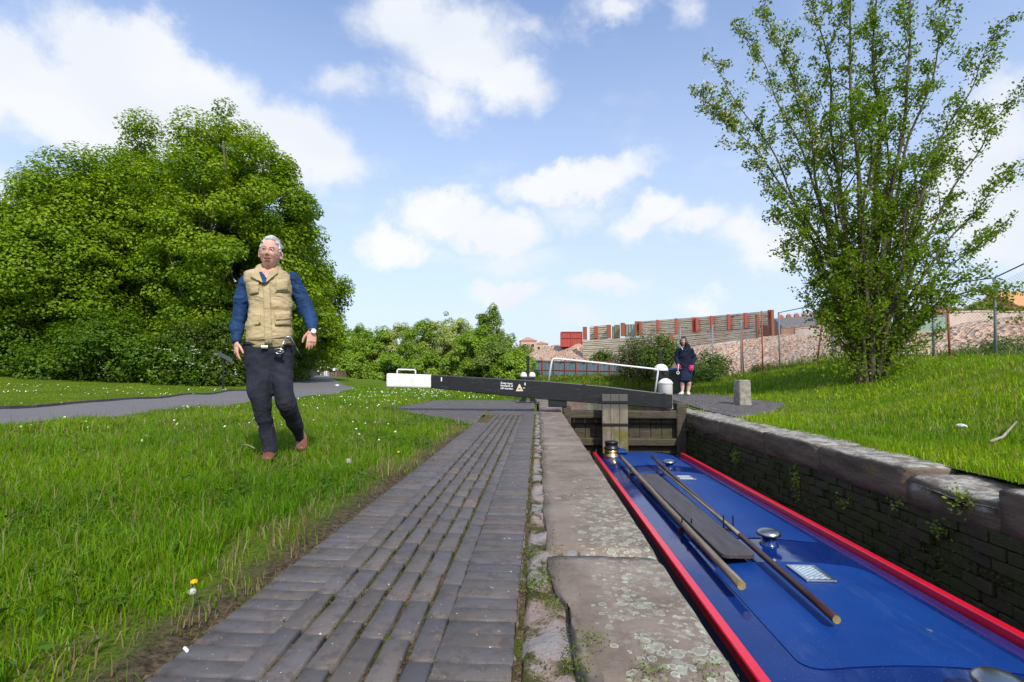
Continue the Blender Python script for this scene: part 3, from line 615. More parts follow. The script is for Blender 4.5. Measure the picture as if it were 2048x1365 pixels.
gk(MB().prism([(c0.x + u, c0.z + v) for u, v in tri], -.006, org=(0, c0.y, 0)).build('warning_triangle', CREAM, gate))
gk(MB().prism([(c0.x + u, c0.z + v) for u, v in ((-.034, -.028), (.034, -.028), (.03, -.02), (.008, -.014), (.0, -.006), (-.01, -.014), (-.034, -.018))], -.004, org=(0, c0.y - .0062, 0)).build('warning_symbol', BLACKIRON, gate))
for u in ((1049, 766, 1051, 771), (1046, 776, 1050, 777), (882, 755, 884, 763)): a, b = bp(u[0], u[1]), bp(u[2], u[3]); gk(MB().span((a.x, by - .004, b.z), (b.x, by, a.z)).build('paint_mark', LET, gate))

# ================================================================== ground paddle gear each side
def paddle_gear(px, Y, label, top, ground, rackpx, capr=.10, big=False):
    x = float(at(px, 760, Y).x); z0 = ground; t = thing('paddle_gear', label, 'paddle gear', (x, Y, z0))
    zt = float(at(px, top, Y).z) - z0; zc = float(at(px, rackpx, Y).z) - z0
    for s in (-1, 1):
        MB().prism([(s * .05, 0), (s * .26, 0), (s * .2, .06), (s * .13, .16), (s * .12, .45), (s * .12, zc - .2), (s * .05, zc - .2)], .14, org=(0, -.07, 0)).build('frame_side', BLACKIRON, t, bevel=.008)
    MB().box((0, 0, .012), (.6, .34, .03)).build('base_plate', BLACKIRON, t, bevel=.008); MB().box((0, 0, zc - .11), (.34, .2, .2)).build('gear_box', BLACKIRON, t, bevel=.015)
    for s in (-1, 1): MB().lathe((s * .075, -.11, zc - .1), [(.035, 0), (.035, .02), (.001, .02)], 12, axis=Matrix.Rotation(R(90), 3, 'X')).build('pinion', BLACKIRON, t, bevel=.003)
    MB().box((0, 0, zt / 2 + .1), (.075, .06, zt - .2)).build('rack', BLACKIRON, t, bevel=.005)
    if big:
        MB().lathe((0, -.02, zc - .02), [(.17, 0), (.175, .03), (.15, .11), (.1, .155), (.05, .172), (.001, .176)], 24).build('cap', WHITE, t, smooth=True)
    else:
        for s in (-1, 1): MB().lathe((s * .105, 0, zc - .02), [(.085, 0), (.088, .03), (.07, .09), (.035, .12), (.001, .127)], 20).build('cap', WHITE, t, smooth=True)
paddle_gear(1056, 12.9, 'black iron paddle gear with two small white domes behind the balance beam', 712, .0, 753)
paddle_gear(1322, 12.9, 'dark paddle gear with one large white dome beside the white bollard', 700, .05, 741, big=True)
x = float(at(1331, 770, 11.2).x); z0 = Hf(x, 11.2); zt = float(at(1331, 757, 11.2).z); t = thing('bollard', 'stout white iron bollard with domed top behind the right end of the beam', 'bollard', (x, 11.2, .05))
h_ = zt - .05; MB().lathe((0, 0, 0), [(.145, 0), (.145, h_ - .13), (.15, h_ - .12)], 28).build('body', WHITE, t, smooth=True)
MB().lathe((0, 0, h_ - .12), [(.155, 0), (.155, .02), (.13, .06), (.08, .1), (.03, .118), (.001, .12)], 28).build('dome', WHITE, t, smooth=True)
STONE = simple('post_stone', (.27, .25, .21), .35, 9, .9, bump=.5, bd=.01)
p = gr(1485, 811, .06); t = thing('stone_bollard', 'square grey stone post on the offside paving beyond the lock', 'stone post', (p.x, p.y, Hf(p.x, p.y)), R(12))
MB().box((0, 0, .27), (.27, .25, .54), taper=.95).build('shaft', STONE, t, bevel=.025)
# dark timber balk behind the woman; its blue upper side is painted sky reflection
a, b = at(1332, 741, 16.5), at(1364, 760, 16.5)
t = thing('timber_balk', 'dark timber balk with sky reflection painted on the lid behind the woman in navy', 'timber balk', ((a.x + b.x) / 2, 16.5, Hf((a.x + b.x) / 2, 16.5) - .05))
zb = t.location.z; MB().box((0, 0, (a.z - zb) / 2), (.58, .5, a.z - zb), taper=1.1).build('balk_body', BLACK, t, bevel=.02); MB().box((0, 0, a.z - zb + .03), (.72, .6, .08)).build('upperside', simple('sky_reflection_blue', (.04, .11, .24), .2), t, bevel=.02)
# ================================================================== leaves and grass
def rot_frame(n):
    a = np.where(np.abs(n[:, 2:3]) < .9, np.array([[0, 0, 1.]]), np.array([[1., 0, 0]])); t = np.cross(n, a); t /= np.linalg.norm(t, axis=1, keepdims=True) + 1e-9
    return t, np.cross(n, t)
def leaf_mesh(name, P, Nn, size, col, mat, parent=None, aspect=.6, kind=None):
    """P positions, Nn normals, size per leaf, col per leaf"""
    n = len(P); Nn = Nn / (np.linalg.norm(Nn, axis=1, keepdims=True) + 1e-9); t, b = rot_frame(Nn); a = rng.uniform(0, 2 * np.pi, (n, 1))
    u = t * np.cos(a) + b * np.sin(a); v = -t * np.sin(a) + b * np.cos(a); s = np.asarray(size).reshape(-1, 1) * .5
    fold = Nn * s * rng.uniform(-.1, .35, (n, 1))
    V = np.stack([P - u * s, P + v * s * aspect + fold, P + u * s, P - v * s * aspect + fold], 1).reshape(-1, 3)
    i = np.arange(n)[:, None] * 4; T = np.concatenate([i + [[0, 1, 2]], i + [[0, 2, 3]]], 1).reshape(-1, 3)
    return np_mesh(name, V, T, mat, parent, np.repeat(col, 4, 0), kind=kind)
def unit(n): v = rng.normal(size=(n, 3)); return v / np.linalg.norm(v, axis=1, keepdims=True)
LEAF = leafmat('maple_leaf', trans=.38); LEAF2 = leafmat('belt_leaf', trans=.4); GRASS = leafmat('grass_blade', trans=.42, rough=.45); APPLE = leafmat('apple_leaf', trans=.42)
BARK = simple('bark', (.12, .095, .065), .45, 7, .9, bump=.8, bd=.03); BARKD = simple('bark_dark', (.06, .048, .035), .4, 7, .9, bump=.8, bd=.03)

def blades(name, P, h, wd, col, mat=GRASS, lean=.45, kind='stuff'):
    n = len(P); az = rng.uniform(0, 2 * np.pi, n); la = rng.uniform(0, 2 * np.pi, n); ln = np.abs(rng.normal(0, lean, n)) + .05
    side = np.stack([np.cos(az), np.sin(az), np.zeros(n)], 1) * wd[:, None] / 2; d = np.stack([np.cos(la), np.sin(la), np.zeros(n)], 1) * (ln * h)[:, None]
    up = np.array([[0, 0, 1.]]); H_ = h[:, None]
    m1 = P + up * H_ * .55 + d * .3; tp = P + up * H_ * (1 - .35 * np.minimum(ln, 1))[:, None] + d
    V = np.stack([P - side, P + side, m1 - side * .75, m1 + side * .75, tp], 1).reshape(-1, 3)
    i = np.arange(n)[:, None] * 5; T = np.concatenate([i + [[0, 1, 3]], i + [[0, 3, 2]], i + [[2, 3, 4]]], 1).reshape(-1, 3)
    k = np.array([.62, .62, .95, .95, 1.12])[None, :, None]; c = (col[:, None, :] * np.ones_like(k) * 1.0).reshape(-1, 3)
    return np_mesh(name, V, T, mat, None, c, kind=kind)
def fbm2(x, y, s):
    return (np.sin(x * 1.7 * s + 1.3 * np.sin(y * 2.1 * s)) + np.sin(y * 1.9 * s + 1.7 * np.sin(x * 1.3 * s + 2)) + .6 * np.sin((x + y) * 4.3 * s + np.sin(x * 5 * s))) / 2.6
def scatter(r0, r1, dens, a0, a1):
    n = int(.5 * (r1 ** 2 - r0 ** 2) * (a1 - a0) * dens); r = np.sqrt(rng.uniform(r0 ** 2, r1 ** 2, n)); a = rng.uniform(a0, a1, n); return r * np.sin(a), r * np.cos(a), r
LP, LH, LW, LC = [], [], [], []
def grass_cols(n, x, y, dry=0):
    base = np.array([[.085, .20, .004]]); t = fbm2(x, y, .6)[:, None] * .5 + .5
    c = base * (1 - t) + np.array([[.17, .30, .007]]) * t; c = c * rng.uniform(.65, 1.35, (n, 1)); c[:, 0] *= rng.uniform(.8, 1.35, n)
    st = rng.random(n) < (.03 + dry); c[st] = np.array([.33, .27, .13]) * rng.uniform(.6, 1.2, (st.sum(), 1)); return c
for (r0, r1, dens, wd, hm) in ((.75, 2.2, 15000, .0032, .075), (2.2, 4, 8500, .0042, .085), (4, 7, 3800, .0062, .085), (7, 12, 1300, .010, .08), (12, 20, 420, .017, .08), (20, 34, 110, .035, .08)):
    x, y, r = scatter(r0, r1, dens, R(-68), R(62)); n = len(x)
    onpath = (x < edge(nearE, y) + .05) & (x > edge(farE, y) - .1)
    sdA = sdpoly(x, y, AP); ragged = .06 * np.sin(y * 5 + 2 * np.sin(y * 2.3)) + .03 * np.sin(y * 13) + .04 * np.sin(y * 23 + 1) + rng.normal(0, .035, n)
    left = (x < -.965 + ragged) & (sdA > .04 + ragged * .6)
    sdc = sdpoly(x, y, CANAL)
    rt = (x > 3.08 + .04 * np.sin(y * 5) + rng.normal(0, .03, n)) & (sdpoly(x, y, OFF) > .05) & (y > .3)
    ok = (left | rt) & ~onpath & (sdc > .3) & ((y < 13.6) | (sdc > .3))
    cl = fbm2(x, y, 2.3) + .6 * fbm2(x, y, 7.0)
    e = np.abs(x + .95); near_edge = left & (y < 7) & (e < .20 + .16 * fbm2(x, y, 2.2)) 
    keep = ok & (rng.random(n) < np.clip(.72 + .35 * cl, .3, 1)) & (~near_edge | (rng.random(n) < np.clip(.35 + .5 * fbm2(x, y, 4.5), .08, .9)))
    lawn2 = x < edge(farE, y)
    keep &= ~lawn2 | (rng.random(n) < .6)
    # windrow of taller grass away from the paving
    tall = 1 + .55 * np.clip(cl, -.6, 1.2) + .35 * smooth01((-1.5 - x) / 1.5) * (x < 0) + .15 * (x > 0)
    hh = .8 * hm * tall * rng.uniform(.45, 1.35, n) * np.where(lawn2, .35, 1) * np.where(near_edge, .75, 1)
    hh *= np.where(sdA < .5, .55, 1)
    c = grass_cols(n, x, y, 0); dry = near_edge & (rng.random(n) < .65); c[dry] = np.array([.30, .23, .13]) * rng.uniform(.4, 1.2, (dry.sum(), 1)); c[lawn2] = c[lawn2] * [1.25, .95, 1.2]; c[x > 1.5] *= [1.5, 1.3, 1.3]
    P = np.stack([x, y, H(x, y) - .012], 1)
    LP.append(P[keep]); LH.append(hh[keep]); LW.append((wd * rng.uniform(.6, 1.4, n))[keep]); LC.append(c[keep])
P, h, wd_, c = map(np.concatenate, (LP, LH, LW, LC))
for nm, sel in (('lawn_grass', P[:, 0] < 1.5), ('bank_grass', P[:, 0] >= 1.5)): blades(nm, P[sel], h[sel], wd_[sel], c[sel])
# a looser layer of long stems with dark seed heads beside the towpath, and long straw stems
x, y, r = scatter(1.0, 16, 22, R(-66), R(0)); k = (x < -1.6) & (x > edge(nearE, y)) & (sdpoly(x, y, AP) > .3); x, y = x[k], y[k]; n = len(x)
P = np.stack([x, y, H(x, y)], 1); blades('seeding_grass', P, rng.uniform(.12, .24, n), np.full(n, .004), np.tile([[.22, .17, .07]], (n, 1)) * rng.uniform(.6, 1.3, (n, 1)), lean=.25)
# weeds along the top of the bank by the fence and along the canal edge
x = rng.uniform(6.5, 16, 16000); y = rng.uniform(9, 30, 16000); fx = np.interp(y, [9, 12, 15, 19, 23, 29], [17, 15.3, 13.6, 11.3, 10.9, 9.9])
k = (np.abs(x - fx + .3) < .9 + .5 * fbm2(x, y, 1)) ; x, y = x[k], y[k]; n = len(x); P = np.stack([x, y, H(x, y)], 1)
blades('rank_grass', P, rng.uniform(.15, .6, n), rng.uniform(.012, .03, n), grass_cols(n, x, y, .25) * .9, lean=.5)
x = rng.uniform(-3, 16, 60000); y = rng.uniform(13.5, 78, 60000); s = sdpoly(x, y, CANAL); k = (s > .1) & (s < 6) & (x > np.interp(y, [14, 40, 70], [1, -1, -9])) & (y < 76); x, y = x[k], y[k]; n = len(x); P = np.stack([x, y, H(x, y) - .02], 1)
blades('canalside_grass', P, rng.uniform(.12, .42, n) * np.clip(y / 40, .4, 1.2), rng.uniform(.03, .09, n) * y / 40, grass_cols(n, x, y, .3) * rng.uniform(.6, 1.1, (n, 1)), lean=.6)

# daisies
def discs(name, P, r, col, mat, kind='stuff', cat=None):
    n = len(P); k = 6; a = np.arange(k) / k * 2 * np.pi; ring = np.stack([np.cos(a), np.sin(a), np.zeros(k)], 1)
    tx = rng.normal(0, .35, (n, 1)); ty = rng.normal(0, .35, (n, 1)) - .35
    V = P[:, None, :] + ring[None] * np.asarray(r).reshape(-1, 1, 1); V[:, :, 2] += (ring[None, :, 0] * tx + ring[None, :, 1] * -ty) * np.asarray(r).reshape(-1, 1)
    T = np.arange(n * k).reshape(n, k); return np_mesh(name, V.reshape(-1, 3), T, mat, None, np.repeat(col, k, 0), kind=kind)
PETAL = leafmat('petal', trans=.2, rough=.8)
x, y, r = scatter(3.0, 26, 22, R(-62), R(8)); k = (rng.random(len(x)) < .6) & (sdpoly(x, y, AP) > .1) & (x < -1.1) & (sdpoly(x, y, CANAL) > .5) & ~((x < edge(nearE, y)) & (x > edge(farE, y))) & (rng.random(len(x)) < np.clip((y - 3) / 12, .04, 1) * np.clip(.5 + fbm2(x, y, .7), 0, 1) * np.where(x > -6.8, 1, .45))
x, y = x[k], y[k]; n = len(x); c = np.tile([[.85, .85, .82]], (n, 1)); yl = rng.random(n) < .06; c[yl] = [.85, .62, .02]
discs('daisies', np.stack([x, y, H(x, y) + rng.uniform(.04, .07, n)], 1), rng.uniform(.006, .010, n) * (1 + y / 16), c, PETAL)
# small moss cushions and weeds in the joint between bricks and coping
mp_, ms, mc, mn = [], [], [], []
for k in range(240):
    yy = random.uniform(.9, 9.3); xx = random.choice([-.045, .045, .06]) + random.gauss(0, .012) + (.07 if yy < 1.7 else 0) * random.random(); q_ = random.randint(10, 40)
    mp_.append(np.array([[xx, yy, -.005]]) + rng.normal(0, 1, (q_, 3)) * [[.012, .02, .005]]); mc.append(np.tile([random.choice([(.10, .14, .012), (.16, .17, .02), (.07, .10, .01)])], (q_, 1)) * rng.uniform(.6, 1.3, (q_, 1)))
for (px, py, q_) in ((1068, 1170, 260), (1080, 1160, 160), (1175, 1290, 200), (1110, 1215, 160), (1150, 1330, 160), (1300, 1350, 120), (1060, 1110, 120), (1420, 1350, 80)):
    g = gr(px, py, 0); mp_.append(np.array([[g.x, g.y, .006]]) + rng.normal(0, 1, (q_, 3)) * [[.022, .03, .009]]); mc.append(np.tile([(.12, .17, .015)], (q_, 1)) * rng.uniform(.6, 1.5, (q_, 1)))
for k in range(420):   # moss in the paving joints
    row = random.randint(0, 6); yy = random.uniform(.8, 8.5); xx = -.255 + .012 - .0745 * row - .0012 * yy * row; q_ = random.randint(6, 22)
    if noise.noise(Vector((xx * 6, yy * 1.5, 0))) < .05: continue
    mp_.append(np.array([[xx, yy, -.004]]) + rng.normal(0, 1, (q_, 3)) * [[.003, .03, .002]]); mc.append(np.tile([(.12, .12, .015)], (q_, 1)) * rng.uniform(.5, 1.3, (q_, 1)))
mp_, mc = np.concatenate(mp_), np.concatenate(mc); leaf_mesh('moss', mp_, unit(len(mp_)) + [[0, 0, .8]], rng.uniform(.004, .011, len(mp_)), mc, GRASS, kind='stuff', aspect=.5)
# dandelions and clocks
def dandelion(px, py, hgt, kindd, label):
    g = gr(px, py, hgt); z = Hf(g.x, g.y); t = thing('dandelion', label, 'dandelion', (g.x, g.y, z)); hgt = g.z - z + .0
    MB().tube([(0, 0, 0), (.004, 0, hgt * .5), (0, 0, hgt)], .0016, 5).build('stem', simple('stem_%s' % kindd, (.14, .2, .05), .1), t)
    if kindd == 'yellow':
        n = 90; d = unit(n); d[:, 2] = np.abs(d[:, 2]) * .5; leaf_mesh('flower_head', np.array([[0, 0, hgt]]) + d * .009, d, np.full(n, .010), np.tile([[.9, .55, .01]], (n, 1)), PETAL, t, .35)
    else:
        n = 260; d = unit(n); leaf_mesh('seed_head', np.array([[0, 0, hgt]]) + d * .012 * (1.5 if py < 1000 else .8), d, np.full(n, .005), np.tile([[.55, .55, .52]], (n, 1)), PETAL, t, .8)
dandelion(388, 1164, .07, 'yellow', 'yellow dandelion flower in the grass close to the paving edge')
dandelion(385, 1184, .05, 'clock', 'small white dandelion clock just below the yellow dandelion flower')
dandelion(697, 922, .09, 'clock', 'round white dandelion clock in the lawn right of the walking man')
# twigs and litter
def twig(pts, r, label, mat):
    P0 = Vector(pts[0]); t = thing('stick', label, 'stick', P0); kid(MB().tube(pts, [r, r * .9, r * .6][:len(pts)] if len(pts) == 3 else r, 7).build('stem', mat, t, smooth=True), t)
g1, g2, g3 = (gr(u, v, .30) for u, v in ((1978, 838), (2003, 836), (2032, 829)))
for g in (g1, g2, g3): g.z = Hf(g.x, g.y) + .07
twig([g1, g2, g3], .013, 'pale bleached stick lying on the offside bank grass', PALEW)
g1, g2 = gr(482, 890, .05), gr(510, 897, .05); twig([g1, (g1 + g2) / 2 + Vector((0, 0, .012)), g2], .007, 'small dry twig on the lawn left of the man\'s planted foot', PALEW)
LIT = simple('white_litter', (.75, .75, .74), .1, 20, .8)
def litter(px, py, z, s, label):
    g = gr(px, py, z); g.z = Hf(g.x, g.y) + s * .25 + z * .0; bm = bmesh.new(); bmesh.ops.create_icosphere(bm, subdivisions=2, radius=s)
    for v in bm.verts: v.co += noise.noise_vector(v.co * (2.2 / s)) * s * .5; v.co.z *= .45
    me = bpy.data.meshes.new('paper_litter'); bm.to_mesh(me); bm.free(); o = mobj('paper_litter', me, LIT); o.location = g; tag(o, label, 'litter')
litter(1922, 822, .3, .045, 'crumpled white scrap on the offside bank grass'); litter(674, 773, 0, .14, 'white crumpled litter lying on the far end of the asphalt path')
g = gr(369, 1300, 0); MBc = MB().tube([(g.x, g.y, .004), (g.x + .015, g.y - .012, .004)], .004, 8).build('cigarette_end', LIT); tag(MBc, 'tiny white cigarette end beside the paving edge', 'cigarette end')

# ================================================================== trees
def crown(name, C0, Rr, nclump, nleaf, size, cols, mat, parent, flat=.7, cr=(.7, 1.3), low=-.85, shell=(.55, 1.0), squash=None):
    """foliage clumps spread over an ellipsoid centred C0 with radii Rr"""
    d = unit(nclump * 2); d = d[d[:, 2] > low][:nclump]; nclump = len(d)
    k = rng.uniform(shell[0], shell[1], (nclump, 1)) ** .6
    wob = 1 + .16 * np.sin(d[:, 0:1] * 5 + C0[0]) * np.cos(d[:, 2:3] * 6 + C0[1])
    cc_ = np.array([C0]) + d * k * wob * np.array([Rr]); rc = rng.uniform(cr[0], cr[1], nclump)
    w_ = np.maximum(1, (nleaf * rc ** 2 / (rc ** 2).sum())).astype(int); ci = np.repeat(np.arange(nclump), w_); n = len(ci)
    u = unit(n); rad = rc[ci][:, None] * rng.uniform(.25, 1.05, (n, 1)) ** .5; off = u * rad; off[:, 2] *= flat
    drop = -.25 * (off[:, 0:1] ** 2 + off[:, 1:2] ** 2) / np.maximum(rc[ci][:, None], .1); P = cc_[ci] + off; P[:, 2:] += drop
    Nn = u * .7 + unit(n) * .7 + np.array([[0, 0, .75]]) + d[ci] * .35
    ca, cb = np.array(cols[0]), np.array(cols[1]); t = np.clip(rng.random((nclump, 1))[ci] * .6 + rng.random((n, 1)) * .4, 0, 1)
    col = (ca[None] * (1 - t) + cb[None] * t) * rng.uniform(.75, 1.2, (n, 1))
    return leaf_mesh(name, P, Nn, size * rng.uniform(.6, 1.3, n), col, mat, parent, .75), cc_
def tree(name, label, x, y, h, r, nleaf, size, cols, mat=LEAF, group=None, trunk=.2, nclump=90, base=.14, cat='tree', flat=.6, cr=(.8, 1.5), bark=BARK, top=1.0, z=None):
    z0 = Hf(x, y) if z is None else z; t = thing(name, label, cat, (x, y, z0), 0, group)
    c0 = (0, 0, h * (base + 1) / 2 * .98)
    _, cc_ = crown('crown', c0, (r * .86, r * .86, h * (1 - base) / 2 * .92), nclump, nleaf, size, cols, mat, t, flat, cr)
    mb = MB(); sw = [Vector((math.sin(k * 1.1 + x) * .12 * k, math.cos(k * .9 + y) * .1 * k, h * .82 * k / 7 - .1)) for k in range(8)]
    mb.tube(sw, [trunk * (1 - .11 * k) * (1.35 if k == 0 else 1) for k in range(8)], 9)
    sel = rng.choice(len(cc_), min(22, len(cc_)), replace=False)
    for i in sel:
        e = Vector(cc_[i]); k = max(1, min(5, int(e.z / h * 7 * .62))); s = sw[k]; mid = (s + e) / 2 + Vector((0, 0, -.08 * (e - s).length)); mb.tube([s, mid, e], [trunk * .42, trunk * .26, trunk * .08], 6)
    mb.build('trunk', bark, t, smooth=True); return t
MC = ((.10, .195, .005), (.29, .40, .012))
specs = [('broad leafy maple at the far left edge of the tree group', -40, 24, 8.0, 4.2, 14), ('maple with visible bare trunk second from the left of the group', 80, 24.5, 10.8, 3.9, 14), ('maple third from the left, before the twin-topped one', 170, 26, 13.8, 3.7, 14), ('tall twin-topped maple left of the middle of the group', 255, 28.5, 16.4, 3.3, 17),
         ('tallest rounded maple just left of the walking man', 408, 27, 16.6, 4.0, 14), ('maple rising directly behind the walking man', 490, 30, 15.8, 4.1, 14), ('maple right of the man overhanging the towpath', 550, 34, 13.2, 3.8, 14), ('lower rightmost maple of the group reaching out over the path', 604, 41, 11.4, 4.0, 14),
         ('maple in the second row filling the gap on the left', 20, 33, 11.0, 5, 12), ('dark maple deep in the second row of the group', 330, 36, 15.8, 5, 12)]
for (lb, px, Y_, h, r, _t) in specs:
    p = at(px, 750, Y_); zg = Hf(p.x, p.y); tree('maple_tree', lb, p.x, p.y, h - zg, r, 60000 if Y_ < 31 else 34000, .155 if Y_ < 30 else .21, MC, group='maples beside the towpath', trunk=.22, nclump=170, base=.02 if px > 200 else .06, cr=(.55, 1.2), flat=.7)
# dark shrubs under the maples
sh = [(-40, 21.5, 2.6, 2.4), (40, 21.5, 3.0, 2.3), (110, 22, 2.4, 2.0), (165, 21.5, 2.6, 2.1), (225, 22, 2.8, 2.2), (290, 22, 3.0, 2.2), (345, 22.5, 2.6, 2.0), (400, 23, 2.8, 2.1), (448, 24, 2.6, 2.0), (500, 27, 3.0, 2.2), (548, 31, 3.0, 2.2), (585, 37, 3.0, 2.2)]
SC = ((.05, .115, .006), (.14, .24, .015))
names = ['leftmost', 'second', 'third', 'fourth', 'fifth', 'sixth', 'seventh', 'eighth', 'ninth', 'tenth', 'eleventh', 'twelfth']
for i, (px, Y_, h, r) in enumerate(sh):
    Y_ += 1.3 + .7 * math.sin(i * 2.7); h *= 1 + .35 * math.sin(i * 1.9 + 1); p = at(px, 750, Y_); z = Hf(p.x, p.y); t = thing('shrub', '%s dark green shrub from the left in the hedge under the maples' % names[i] if i else 'leftmost dark green shrub of the hedge under the maples', 'shrub', (p.x, p.y, z), 0, 'shrubs under the maples')
    crown('foliage', (0, 0, h * .45), (r * .85, r * .7, h * .5), 46, 9000, .13, SC if i < 7 else ((.05, .10, .01), (.13, .20, .02)), LEAF, t, .8, (.4, .75), low=-.95, shell=(.3, 1))
    mb = MB()
    for k in range(7): a = k * .9; mb.tube([(.1 * math.cos(a), .1 * math.sin(a), 0), (.5 * math.cos(a), .5 * math.sin(a), h * .4), (.8 * math.cos(a), .8 * math.sin(a), h * .7)], [.035, .022, .01], 5)
    mb.build('stem', BARKD, t)
# cow parsley heads in front of the hedge
P = []
for k in range(60): px = random.uniform(300, 480); p = at(px, 700, random.uniform(20.5, 22.5)); c0 = np.array([[p.x, p.y, Hf(p.x, p.y) + random.uniform(.5, 1.8)]]); P.append(c0 + rng.normal(0, .03, (7, 3)) * [[1, 1, .3]])
P = np.concatenate(P); discs('cow_parsley', P, np.full(len(P), .014), np.tile([[.7, .72, .6]], (len(P), 1)), PETAL)
# belt of trees across the water
belt = [(612, 700, 62, ((.17, .25, .02), (.34, .42, .03)), 'yellow-green young tree beside the distant lock gate'), (672, 655, 78, 0, 'rounded bush at the left end of the far tree belt'), (712, 650, 82, 0, 'green tree second from the left in the far belt'), (752, 645, 80, 0, 'green tree above the white beam end, far bank'),
        (795, 640, 82, 1, 'pale green tree left of the middle of the far belt'), (838, 640, 78, 0, 'dense green tree in the middle of the far belt'), (880, 622, 80, 1, 'tall pale spring-green tree in the far belt'), (918, 632, 76, 1, 'pale leafy tree right of the tallest pale one, far bank'),
        (975, 602, 66, 2, 'pointed tree tallest at the right end of the far belt'), (948, 650, 63, 0, 'bushy green tree left of the pointed one'), (1008, 668, 60, 2, 'brownish-green bush at the right end of the belt'), (1030, 700, 57, 0, 'low green bush beside the grey hoarding')]
BCs = [((.15, .27, .02), (.31, .44, .05)), ((.30, .37, .10), (.48, .53, .20)), ((.14, .23, .03), (.26, .34, .08))]
for (px, py, Y_, ci, lb) in belt:
    p = at(px, 750, Y_); zt = float(at(px, py, Y_).z); z = Hf(p.x, p.y); h = zt - z; r = (2.4 if px == 975 else 3.6) * (1 if py < 690 else .6)
    tree('bank_tree', lb, p.x, p.y, h, r, 16000, .27, ci if isinstance(ci, tuple) else BCs[ci], LEAF2, 'trees on the far bank', .16, 110, -.02, cr=(.45, .95), flat=.85)
for (px, py, Y_, r, lb) in ((700, 700, 73, 3, 'low bush in front of the far tree belt on the left'), (780, 705, 70, 3.2, 'low bush in front of the far belt behind the beam grip'), (850, 705, 68, 3.2, 'low bush before the middle of the far belt'), (915, 700, 64, 3, 'low bush behind the black beam, far bank')):
    p = at(px, 750, Y_); z = Hf(p.x, p.y); h = float(at(px, py, Y_).z) - z
    tree('bank_bush', lb, p.x, p.y, h, r, 8000, .30, BCs[0], LEAF2, 'bushes before the far tree belt', .1, 50, -.05, cr=(.5, 1.0), flat=.8)
# bushes on the canal bank in front of the hoarding
for (px, py, Y_, r, sz, ci, lb) in ((1205, 700, 64, 1.6, .22, 0, 'slender willow bush before the grey hoarding'), (1290, 655, 52, 2.9, .2, 1, 'tall sparse bush left of the red braces'), (1325, 665, 49, 2.0, .2, 0, 'green bush against the red steel braces'), (1262, 690, 56, 1.8, .2, 1, 'low olive bush before the retaining wall'), (1078, 742, 68, 1.2, .2, 0, 'low weedy bush behind the small paddle gear'),
                                (1158, 738, 66, 1.3, .2, 0, 'low bush on the bank below the hoarding'), (1425, 700, 27, 1.0, .1, 0, 'green weedy bush right of the woman'), (1400, 735, 19, .7, .07, 0, 'bright weeds growing just behind the woman')):
    p = at(px, 750, Y_); z = Hf(p.x, p.y); h = float(at(px, py, Y_).z) - z; t = thing('bush', lb, 'bush', (p.x, p.y, z), 0, None)
    crown('foliage', (0, 0, h * .5), (r * .9, r * .8, h * .5), 60, 4200, sz, (((.06, .12, .015), (.14, .22, .03)), ((.11, .12, .05), (.19, .21, .08)))[ci], LEAF2, t, .9, (.25 * r, .42 * r), low=-.9, shell=(.2, 1))
    mb = MB()
    for k in range(9): a = k * .7; mb.tube([(0, 0, -.1), (.3 * r * math.cos(a), .3 * r * math.sin(a), h * .4), (.6 * r * math.cos(a), .6 * r * math.sin(a), h * .85)], [.05, .03, .01], 5)
    mb.build('stem', BARKD, t)

# ------------------------------------------------------------------ the multi-stemmed apple tree
AX, AY = float(at(1738, 745, 12).x), 12.0
apple = thing('apple_tree', 'multi-stemmed apple tree in sparse leaf with some white blossom on the bank', 'tree', (AX, AY, Hf(AX, AY)))
mbW = MB(); LPs, LNs = [], []; BLs = []; ar = random.Random(21)
def leafspur(p, d, k=5, s=.07):
    for _ in range(int(k * 1.35)): LPs.append(p + Vector((ar.gauss(0, s), ar.gauss(0, s), ar.gauss(0, s)))); LNs.append((ar.gauss(0, 1), ar.gauss(0, 1), ar.gauss(.4, 1)))
    if p.z > 4.2 and p.x < -.6 and ar.random() < .10 + .10 * max(0, min(3, -p.x - .8)):
        for _ in range(3): BLs.append(p + Vector((ar.gauss(0, s), ar.gauss(0, s), ar.gauss(0, s))))
def grow(p, d, L_, r, lev, up):
    n = max(4, int(L_ / .22)); pts = [p.copy()]; rad = [r]; q = p.copy(); d = d.normalized()
    for i in range(n):
        d = (d + Vector((ar.gauss(0, .085), ar.gauss(0, .085), ar.gauss(0, .06) + up * .035))).normalized(); q = q + d * (L_ / n); pts.append(q.copy()); rad.append(max(.0035, r * (1 - .82 * (i + 1) / n)))
        f = (i + 1) / n
        if lev < 2 and f > (.22 if lev == 0 else .12) and ar.random() < (.62, .55, .3)[lev]:
            a = ar.uniform(0, 2 * math.pi); o = d.orthogonal().normalized(); o = Matrix.Rotation(a, 3, d) @ o; ang = ar.uniform(.45, 1.0)
            nd = d * math.cos(ang) + o * math.sin(ang); ll = L_ * (1 - f * .6) * ar.uniform(.22, .42) * (1 if lev else .85)
            grow(q, nd, max(.25, ll), rad[-1] * .62, lev + 1, up * (.6 if lev else 1) + .2)
        if (lev >= 1 or (lev == 0 and f > .3)) and ar.random() < (.55, .9, 1, 1)[lev]: leafspur(q, d, ar.randint(3, 6), .055)
        if lev == 0 and f <= .35 and ar.random() < .5: leafspur(q + Vector((ar.gauss(0, .1), ar.gauss(0, .1), 0)), d, 5, .1)
    if lev >= 1: leafspur(q, d, 6)
    mbW.tube(pts, rad, (10, 7, 5, 4)[lev], caps=False)
